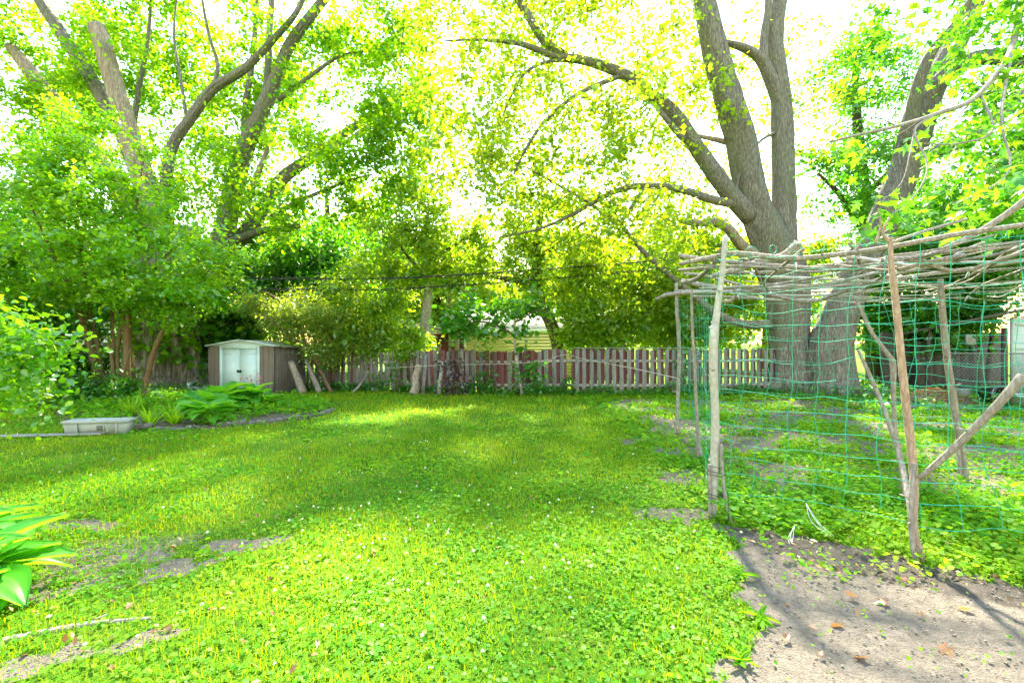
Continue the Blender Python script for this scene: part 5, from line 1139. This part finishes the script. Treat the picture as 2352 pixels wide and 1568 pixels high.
# ---- chain link fences
def seg_tubes(A, B, r):
    A = np.asarray(A, float); B = np.asarray(B, float); n = len(A); d = B - A; d /= np.linalg.norm(d, axis=1)[:, None] + 1e-9
    x = np.cross(d, np.array([.31, .9, .27])); x /= np.linalg.norm(x, axis=1)[:, None] + 1e-9; z = np.cross(d, x)
    V = np.stack([E + r * (math.cos(a) * x + math.sin(a) * z) for E in (A, B) for a in (0, 2.094, 4.189)], 1)
    b = (np.arange(n) * 6)[:, None, None]; f = np.array([(0, 1, 4, 3), (1, 2, 5, 4), (2, 0, 3, 5)])
    return V.reshape(-1, 3), (f[None] + b).reshape(-1, 4)
def chain_link(label, a, b_, h, cell, mat='metal', npost=4, r=.004):
    a = np.array([*a, gzf(*a)]); b_ = np.array([*b_, gzf(*b_)]); t = thing('chain_link_fence', label, 'fence', tuple(a))
    L = np.linalg.norm(b_ - a); d = (b_ - a) / L; A = []; B = []
    n = int(L / cell)
    for k in range(-int(h / cell) - 1, n + 1):
        for sgn in (1, -1):
            s0 = k * cell; s1 = s0 + h; z0, z1 = (0, h) if sgn > 0 else (h, 0)
            lo = max(0, -s0) / h; hi = min(1, (L - s0) / h)
            if hi <= lo: continue
            f = lambda q_: a + d * (s0 + h * q_) + np.array([0, 0, .05 + z0 + (z1 - z0) * q_])
            A.append(f(lo)); B.append(f(hi))
    V, q = seg_tubes(A, B, r); wobj('wire_mesh', V, [q], M[mat], t)
    for k in range(npost):
        p = a + (b_ - a) * k / (npost - 1); V, q, tr = tube([p - [0, 0, .1], p + [0, 0, h + .12]], [.03, .03], 8); wobj('post', V, [tr, q], M[mat], t)
    V, q, tr = tube([a + [0, 0, h + .06], b_ + [0, 0, h + .06]], [.02, .02], 8); wobj('top_rail', V, [tr, q], M[mat], t)
    return t
chain_link('grey chain link fence past the shrub stems beside the old maple', (-22, 18.6), (-13.9, 18.2), 1.15, .1)
chain_link('dark chain link fence before the lean-to shed', (12.5, 13.0), (16.2, 12.3), 1.3, .085, npost=3)

# ---------------------------------------------------------------- lean-to, pots and compost behind the trellis
ls_ = thing('lean_to_shed', 'dark open lean-to shed with a pale blue door wall in deep shade', 'shed', (14.5, 13, 0))
b = MB(); b.bar((12.9, 15.0, 1.95), (14.9, 13.4, 2.6), 1.5, .08); V, pl = b.get(); wobj('roof', V, pl, M['darkwood'], ls_)
b = MB(); b.box((14.6, 15.4, 1.0), (4.2, .1, 2.0)); V, pl = b.get(); wobj('back_wall', V, pl, M['darkwood'], ls_)
for k in range(7):
    b = MB(); b.box((13.1 + k * .28, 14.6, .85), (.26, .04, 1.7)); V, pl = b.get(); wobj('plank', V, pl, M['darkwood'], ls_)
b = MB(); b.box((15.2, 13.3, 1.2), (1.2, .1, 2.4)); V, pl = b.get(); dw = wobj('door', V, pl, M['bluewall'], ls_)
for zz in (.6, 1.5, 2.2):
    b = MB(); b.box((15.2, 13.23, zz), (1.1, .04, .06)); V, pl = b.get(); wobj('cross_board', V, pl, M['bluewall'], dw)
for (xx, yy) in ((13.1, 14.3), (14.5, 13.4)):
    b = MB(); b.box((xx, yy, 1.05), (.1, .1, 2.1)); V, pl = b.get(); wobj('post', V, pl, M['darkwood'], ls_)
b = MB(); b.box((13.5, 13.4, 1.75), (.26, .06, .3)); V, pl = b.get(); wobj('panel', V, pl, M['greybrick'], ls_)
# wheel-like black pot lying on its side, tub, stone block, stump
def lathe(prof, n=18):
    a = np.arange(n) / n * 6.2832; V = np.concatenate([np.column_stack([r * np.cos(a), r * np.sin(a), np.full(n, z)]) for r, z in prof])
    i = np.arange(len(prof) - 1)[:, None] * n; j = np.arange(n)[None]; j2 = (j + 1) % n
    return V, np.stack([i + j, i + j2, i + n + j2, i + n + j], -1).reshape(-1, 4)
t = thing('black_bucket', 'black plastic bucket tipped on its side by the dark chain link fence', 'bucket', (12.95, 12.3, .24)); t.rotation_euler = (rad(86), 0, rad(12))
V, q = lathe([(.001, -.2), (.19, -.2), (.24, .2), (.265, .2), (.265, .22), (.225, .22), (.175, -.17), (.001, -.17)]); link('body', mesh_data('body', V, [q], M['black'], True), t)
V, q = lathe([(.268, .205), (.275, .195), (.275, .16), (.262, .16)]); link('rim', mesh_data('rim', V, [q], M['metal'], True), t)
t = thing('grey_tub', 'low grey tub on the ground beside the tipped bucket', 'tub', (13.3, 11.7, gzf(13.3, 11.7)))
V, q = lathe([(.001, 0), (.34, 0), (.4, .3), (.43, .3), (.43, .33), (.38, .33), (.32, .04), (.001, .04)], 22); link('body', mesh_data('body', V, [q], M['bluewall'], True), t)
V, q, tr = tube([(-.2, -.42, .28), (-.1, -.5, .25), (.1, -.5, .25), (.2, -.42, .28)], [.015] * 4, 6, m=4); link('handle', mesh_data('handle', V, [tr, q], M['black'], True), t)
for lb, (x_, y_), (w_, d_, h_) in (('rough square stone block beside the compost heap', (12.5, 12.7), (.34, .3, .4)), ('flat concrete slab lying before the compost heap', (10.2, 11.7), (.6, .35, .09)), ('long pale stone at the foot of the leaning trunk', (11.4, 14.2), (.8, .25, .22))):
    g_ = np.array([(a, b_, c) for c in (0, .5, 1) for (a, b_) in ((-1, -1), (0, -1.08), (1, -1), (1.06, 0), (1, 1), (0, 1.05), (-1, 1), (-1.05, 0))], float)
    g_ += rng.normal(size=g_.shape) * .05; g_[16:, :2] *= .9; V = g_ * np.array([w_ / 2, d_ / 2, h_]); V = np.vstack([V, [[0, 0, h_ * 1.03], [0, 0, 0]]])
    k = np.arange(8); k2 = (k + 1) % 8
    o = link('stone_block', mesh_data('stone_block', V, [np.vstack([np.stack([16 + k, 16 + k2, np.full(8, 24)], 1), np.stack([k2, k, np.full(8, 25)], 1)]), np.vstack([np.stack([k + 8 * l, k2 + 8 * l, k2 + 8 * l + 8, k + 8 * l + 8], 1) for l in (0, 1)])], M['concrete']))
    o.location = (x_, y_, gzf(x_, y_) - .02); o.rotation_euler = (0, 0, random.uniform(-.4, .4)); tag(o, lb, 'stone')
ch = thing('compost_heap', 'low brown compost heap of dead leaves behind the trellis', 'compost heap', (11.6, 12.4, 0))
r_ = np.linspace(0, 1, 12); a_ = np.linspace(0, 6.2832, 33)[:-1]; R_, A__ = np.meshgrid(r_, a_)
X_ = 11.5 + 1.1 * R_ * np.cos(A__); Y_ = 12.4 + .7 * R_ * np.sin(A__); Z_ = gz(X_.ravel(), Y_.ravel()).reshape(X_.shape) - .03 + .38 * (1 - R_ ** 1.6) * (.7 + .6 * fbm(X_ * 2.5, Y_ * 2.5, 3))
i = np.arange(32)[:, None] * 12; i2 = ((np.arange(32) + 1) % 32)[:, None] * 12; j = np.arange(11)[None]
wobj('mound', np.column_stack([X_.ravel(), Y_.ravel(), Z_.ravel()]), [np.stack([i + j, i2 + j, i2 + j + 1, i + j + 1], -1).reshape(-1, 4)], M['compost'], ch, True)
k = rng.integers(0, X_.size, 900); V, T, A = leaf_arrays(np.column_stack([X_.ravel()[k], Y_.ravel()[k], Z_.ravel()[k] + .03]) + rng.normal(size=(900, 3)) * [.08, .08, .015], .09, 'rhomb', up=.6, droop=0); o = wobj('dead_leaves', V, [T], M['dry'], ch, attrs={'var': A * .7}); o['kind'] = 'stuff'

# ---------------------------------------------------------------- branch trellis with green net
tr_ = thing('branch_trellis', 'rough trellis of tied branches hung with green netting over the garden bed', 'trellis', (3.2, 5.2, 0))
def stick(name, L, mat, parent=tr_, n=9, m=6, knots=True, metres=False):
    p_, r_ = pt(L) if not metres else (np.array([l[:3] for l in L]), np.array([l[3] for l in L]))
    if name in ('pole', 'brace') and not metres: r_ = r_ * .82
    V, q, t3 = tube(p_, r_, n, m=m, lump=.1, rough=.04, rfreq=1.5, seed=p_[0][0] * 3)
    o = wobj(name, V, [t3, q], M[mat], parent, True)
    if knots:
        b = MB(); pp, rr = resample(p_, r_, 6)
        for k in range(2, len(pp) - 2, 4):
            d = rng.normal(size=3); d[2] = abs(d[2]) * .6; d /= np.linalg.norm(d); b.tube([pp[k], pp[k] + d * rr[k] * 1.3, pp[k] + d * (rr[k] * 1.5 + random.choice((.0, .015, .05)))], [rr[k] * .5, rr[k] * .38, rr[k] * .22], 6)
        if b.n:
            V, pl = b.get(); ww = link('knots', mesh_data('knots', V - (np.array(parent.location)), pl, M[mat], True), o); ww['kind'] = 'stuff'
    return o
stick('pole', [(1636, 1188, 4.43, 24), (1640, 1060, 4.43, 23), (1642, 950, 4.43, 22), (1638, 850, 4.43, 23), (1640, 762, 4.43, 24), (1643, 745, 4.43, 20), (1650, 690, 4.42, 17), (1660, 620, 4.42, 15), (1666, 545, 4.42, 14)], 'stick_grey')
stick('pole', [(2118, 1290, 3.52, 18), (2098, 1210, 3.55, 19), (2100, 1130, 3.57, 19), (2092, 1020, 3.58, 20), (2078, 900, 3.58, 19), (2066, 780, 3.58, 18), (2056, 680, 3.58, 16), (2046, 600, 3.58, 14), (2044, 545, 3.58, 11)], 'stick_tan')
stick('pole', [(2100, 1290, 3.5, 12), (2092, 1200, 3.52, 14), (2095, 1120, 3.53, 13), (2098, 1065, 3.56, 10)], 'stick')
stick('pole', [(1553, 1003, 8.2, 11), (1557, 900, 8.2, 10), (1560, 800, 8.2, 10), (1555, 720, 8.2, 10), (1553, 650, 8.2, 8)], 'stick')
stick('pole', [(1606, 1062, 6.4, 12), (1600, 950, 6.4, 9), (1596, 850, 6.4, 9), (1590, 750, 6.4, 8), (1588, 665, 6.4, 7)], 'stick')
stick('pole', [(2219, 1112, 5.5, 16), (2206, 1020, 5.5, 16), (2190, 920, 5.5, 17), (2175, 820, 5.5, 16), (2165, 720, 5.5, 15), (2160, 640, 5.5, 12)], 'stick')
stick('brace', [(1968, 690, 4.9, 8), (2000, 760, 4.8, 10), (2040, 815, 4.75, 12), (2050, 835, 4.75, 15), (2052, 900, 4.75, 12), (2056, 1000, 4.75, 12), (2072, 1080, 4.75, 13), (2078, 1158, 4.74, 12)], 'stick')
stick('brace', [(1970, 803, 4.6, 9), (2010, 890, 4.5, 11), (2045, 980, 4.4, 12), (2070, 1060, 4.3, 13), (2090, 1170, 4.0, 13), (2098, 1228, 3.98, 13)], 'stick')
stick('brace', [(2350, 862, 3.0, 24), (2290, 930, 3.1, 21), (2200, 1020, 3.3, 18), (2112, 1098, 3.5, 14)], 'stick')
stick('stake', [(1631, 1190, 4.38, 9), (1630, 1120, 4.38, 9), (1629, 1066, 4.38, 8)], 'stick')
stick('stake', [(1680, 1202, 4.25, 8), (1662, 1120, 4.36, 8), (1656, 1020, 4.38, 7)], 'stick')
stick('stake', [(1616, 1063, 6.3, 5), (1608, 1030, 6.35, 5), (1604, 1000, 6.38, 4)], 'stick')
stick('stake', [(2205, 1105, 5.45, 7), (2203, 1060, 5.45, 7), (2200, 1010, 5.46, 6)], 'stick')
B_ = [
 ([(1561, 606, 4.85, 9), (1652, 588, 4.5, 12), (1696, 583, 4.37, 13), (1815, 594, 4.1, 13), (1924, 585, 3.87, 12), (2044, 568, 3.6, 12), (2197, 539, 3.42, 12), (2352, 517, 3.25, 12), (2460, 500, 3.15, 9)], 'stick'),
 ([(1558, 587, 5.0, 9), (1659, 600, 4.9, 10), (1797, 612, 4.7, 10), (1961, 619, 4.5, 10), (2088, 601, 4.3, 11), (2215, 550, 4.1, 13), (2300, 500, 4.0, 14), (2360, 455, 3.9, 15)], 'stick'),
 ([(2040, 560, 3.75, 8), (2120, 532, 4.0, 7), (2219, 503, 4.4, 6)], 'stick'),
 ([(1667, 629, 6.2, 8), (1783, 624, 6.0, 8), (1906, 609, 5.6, 8), (2044, 592, 5.2, 8), (2200, 578, 5.0, 8), (2352, 565, 4.9, 7)], 'stick'),
 ([(1637, 633, 6.2, 10), (1700, 617, 6.0, 14), (1740, 603, 5.9, 17), (1775, 594, 5.8, 14), (1802, 585, 5.75, 16), (1828, 568, 5.7, 22), (1836, 563, 5.7, 18)], 'stick'),
 ([(1565, 645, 7.0, 12), (1650, 662, 6.9, 12), (1745, 672, 6.8, 9), (1850, 693, 6.6, 8), (1930, 672, 6.4, 8), (2040, 635, 6.0, 8), (2200, 600, 5.6, 8), (2352, 575, 5.3, 7)], 'stick'),
 ([(1507, 687, 8.4, 7), (1543, 675, 8.2, 9), (1640, 670, 8.0, 9), (1743, 670, 7.8, 8), (1900, 660, 7.4, 7), (2052, 640, 7.0, 7), (2352, 600, 6.4, 6)], 'stick'),
 ([(1548, 668, 8.2, 6), (1700, 668, 7.9, 6), (1820, 662, 7.6, 6), (2000, 650, 7.3, 5)], 'stick'),
 ([(1568, 648, 6.9, 9), (1600, 640, 6.3, 10), (1641, 603, 5.0, 9), (1655, 570, 4.5, 6)], 'stick'),
 ([(1570, 628, 7.2, 6), (1620, 633, 7.0, 6), (1720, 660, 6.8, 7), (1760, 668, 6.7, 5)], 'stick'),
 ([(1700, 590, 4.6, 7), (1730, 610, 5.4, 7), (1745, 640, 6.6, 6), (1750, 660, 7.6, 5)], 'stick'),
 ([(1660, 692, 6.6, 7), (1680, 690, 6.55, 8), (1690, 675, 6.5, 6), (1682, 660, 6.5, 5)], 'stick'),
 ([(1950, 560, 3.9, 7), (1970, 590, 4.6, 7), (1985, 650, 6.3, 6)], 'stick'),
 ([(2045, 625, 4.2, 10), (2070, 605, 4.3, 9), (2085, 590, 4.5, 6)], 'stick_tan'),
 ([(2042, 500, 3.58, 4), (2028, 535, 3.58, 6), (2046, 560, 3.58, 9)], 'stick_tan'),
 ([(2010, 560, 3.6, 5), (2022, 520, 3.6, 4), (2018, 480, 3.6, 2)], 'stick_tan'),
]
for L, mt in B_: stick('branch', L, mt)
random.seed(21)
for k in range(24):
    f0 = random.random(); f1 = min(1, max(0, f0 + random.gauss(0, .3)))
    a = np.array([1.95, 4.5]) * (1 - f0) + np.array([3.0, 8.2]) * f0; c = np.array([5.2, 3.0]) * (1 - f1) + np.array([10.0, 7.6]) * f1
    t0 = random.uniform(-.08, .45); t1 = random.uniform(.55, 1.05)
    pa = a + (c - a) * t0; pc = a + (c - a) * t1
    z0 = 2.47 + random.uniform(-.09, .08); z1 = 2.5 + random.uniform(-.1, .16)
    pts = []
    r0 = random.choice((.007, .009, .012, .018, .022))
    for q_ in np.linspace(0, 1, 6):
        xy = pa + (pc - pa) * q_; pts.append((xy[0] + random.gauss(0, .07), xy[1] + random.gauss(0, .13), z0 + (z1 - z0) * q_ - .07 * math.sin(q_ * 3.14) + random.gauss(0, .045), r0 * (1.1 - .65 * q_)))
    stick('branch', pts, random.choice(('stick', 'stick', 'stick_grey')), n=6, m=4, knots=False, metres=True)
for k in range(10):       # cross pieces running away from the lawn
    f = random.uniform(.05, 1); a = np.array([1.95, 4.4]) * (1 - f) + np.array([5.2, 3.1]) * f; c = np.array([3.0, 8.2]) * (1 - f) + np.array([9, 7.6]) * f
    pts = [(*(a + (c - a) * q_ + rng.normal(size=2) * .06), 2.47 + random.gauss(0, .03) - .05 * math.sin(q_ * 3.14), .014 * (1.1 - .5 * q_)) for q_ in np.linspace(-.03, random.uniform(.6, 1), 5)]
    stick('branch', pts, random.choice(('stick', 'stick', 'stick_grey')), n=6, m=4, knots=False, metres=True)
# netting
def netting(path, z_top, z_bot, cw, chh, seed, r=.0026, slack=.03):
    path = np.array(path, float); d = np.linalg.norm(np.diff(path, axis=0), axis=1); c = np.concatenate([[0], np.cumsum(d)]); L = c[-1]
    nu = int(L / cw); nv = int((z_top - z_bot) / chh)
    S = np.linspace(0, L, nu * 3 + 1); Tn = np.linspace(0, 1, nv * 3 + 1)
    def pos(s, t):
        s2 = s + slack * 1.6 * (fbm(s * 1.1 + seed, t * 4 + seed, 3) - .5) * 2 + .08 * np.sin(s * 1.7 + t * 3 + seed) * t
        xy = np.stack([np.interp(s2, c, path[:, 0]), np.interp(s2, c, path[:, 1])], -1)
        nrm = .12 * (fbm(s * .9 + seed * 3, t * 3, 3) - .5) * (t + .2)
        zt = z_top + .06 * np.sin(s * 2.1 + seed) * (1 - t) * 0
        z = zt + (z_bot - z_top) * t - .05 * np.abs(np.sin(s * 2.6)) * (1 - t) + slack * 1.3 * (fbm(s * 2.6 + 7 + seed, t * 9, 2) - .5) * 2
        return np.stack([xy[..., 0] + nrm * .4, xy[..., 1] - nrm, z], -1)
    G = pos(*np.meshgrid(S, Tn)); A = []; B = []
    keep = lambda n_: rng.random(n_) < .985
    for i in range(0, len(Tn), 3): k_ = keep(len(S) - 1); A.append(G[i, :-1][k_]); B.append(G[i, 1:][k_])
    for j in range(0, len(S), 3): k_ = keep(len(Tn) - 1); A.append(G[:-1, j][k_]); B.append(G[1:, j][k_])
    return seg_tubes(np.concatenate(A), np.concatenate(B), r)
V, q = netting([(1.98, 4.4), (2.6, 3.98), (3.2, 3.56), (4.0, 3.3), (5.4, 2.9)], 2.5, .28, .2, .155, 1.0, r=.0025, slack=.045); wobj('netting', V, [q], M['net'], tr_)
V, q = netting([(1.96, 4.46), (2.62, 6.4), (2.97, 8.2)], 2.42, .3, .34, .2, 5.0, r=.0022, slack=.05); wobj('netting', V, [q], M['net'], tr_)
V, q = netting([(3.0, 8.2), (5.4, 6.6), (7.6, 5.0)], 2.35, .3, .24, .18, 9.0, r=.0026, slack=.05); wobj('netting', V, [q], M['net'], tr_)
# ties: green loops over the beam, white rags, wire round the stakes
b = MB()
for k in range(16):
    s_ = k / 15; X0 = 2.1 + 2.3 * s_; Y0 = 4.35 - 1.15 * s_; Z0 = 2.52
    th = np.linspace(0, 6.28, 9); ph = random.uniform(-.6, .6); rr = random.uniform(.03, .06)
    b.tube(np.column_stack([X0 + rr * np.cos(th) * math.cos(ph), Y0 + rr * np.cos(th) * math.sin(ph) , Z0 + rr * .8 * np.sin(th) + .03]), np.full(9, .0028), 5, caps=False)
V, pl = b.get(); o = wobj('cord_loops', V, pl, M['net'], tr_); o['kind'] = 'stuff'
for k in range(22):
    f0 = random.random(); q_ = random.random(); a = np.array([2.0, 4.4]) * (1 - f0) + np.array([3.2, 8.0]) * f0; c = np.array([5.2, 3.0]) * (1 - f0) + np.array([10, 7.6]) * f0
    p = np.array([*(a + (c - a) * (q_ * .7 + .05)), 2.46]); b = MB()
    for e in range(3):
        d = rng.normal(size=3) * [.04, .04, .02] + [0, 0, -.05]; b.tube([p, p + d * .5 + [0, 0, .01], p + d], [.006, .004, .002], 5, m=2)
    V, pl = b.get(); wobj('rag_tie', V, pl, M['rag'], tr_)
b = MB(); th = np.linspace(0, 6.28, 13)
for z_ in (.42, .45, .5, .2, .23):
    b.tube(np.column_stack([1.955 + .075 * np.cos(th), 4.4 + .075 * np.sin(th), z_ + .01 * np.sin(th * 2)]), np.full(13, .003), 5, caps=False)
V, pl = b.get(); wobj('wire_binding', V, pl, M['slot'], tr_)
# loose cord ends on the ground
for lb, L in (('loose white cord end caught in the weeds below the netting', [(2.55, 3.95, .3), (2.6, 3.9, .16), (2.7, 3.85, .05)]), ('second loose cord trailing from the net to the soil', [(2.42, 3.9, .12), (2.36, 3.86, .04), (2.3, 3.75, .02)])):
    t = thing('frayed_twine', lb, 'cord', L[-1])
    for k in range(4):
        pts = [np.array(l) + rng.normal(size=3) * .012 * (i_ > 0) for i_, l in enumerate(L)]; V, q, t3 = tube(pts, [.0018, .0016, .0012], 5, m=4); wobj('strand', V, [t3, q], M['rag'], t, True)
# strawberry-like seedling at the foot of the thick pole
sd = thing('seedling_plant', 'small leafy seedling at the foot of the thick grey trellis pole', 'plant', (2.0, 4.22, gzf(2, 4.22)))
lm_ = []
for d in (.1, .2): 
    S, T = SHAPES['oval']; V = S * .12; lm_.append(mesh_data('seedling_leaf', V, [T], M['hosta'], True, {'var': np.full(len(V), .5 + d)}))
for k in range(14):
    o = link('leaf', lm_[k % 2], sd); a = k * 2.4; o.location = (math.cos(a) * .06 * (k % 4), math.sin(a) * .06 * (k % 4) , .04 + .018 * k); o.rotation_euler = (random.uniform(-.2, .5), random.gauss(0, .2), a)
V, q, t3 = tube([(0, 0, 0), (.01, 0, .15), (.0, .01, .3)], [.006, .005, .003], 6, m=3); link('stem', mesh_data('stem', V, [t3, q], M['vine']), sd)
print('leaf triangles', NLEAF, 'all', sum(len(o.data.polygons) for o in COL.objects if o.type == 'MESH'))
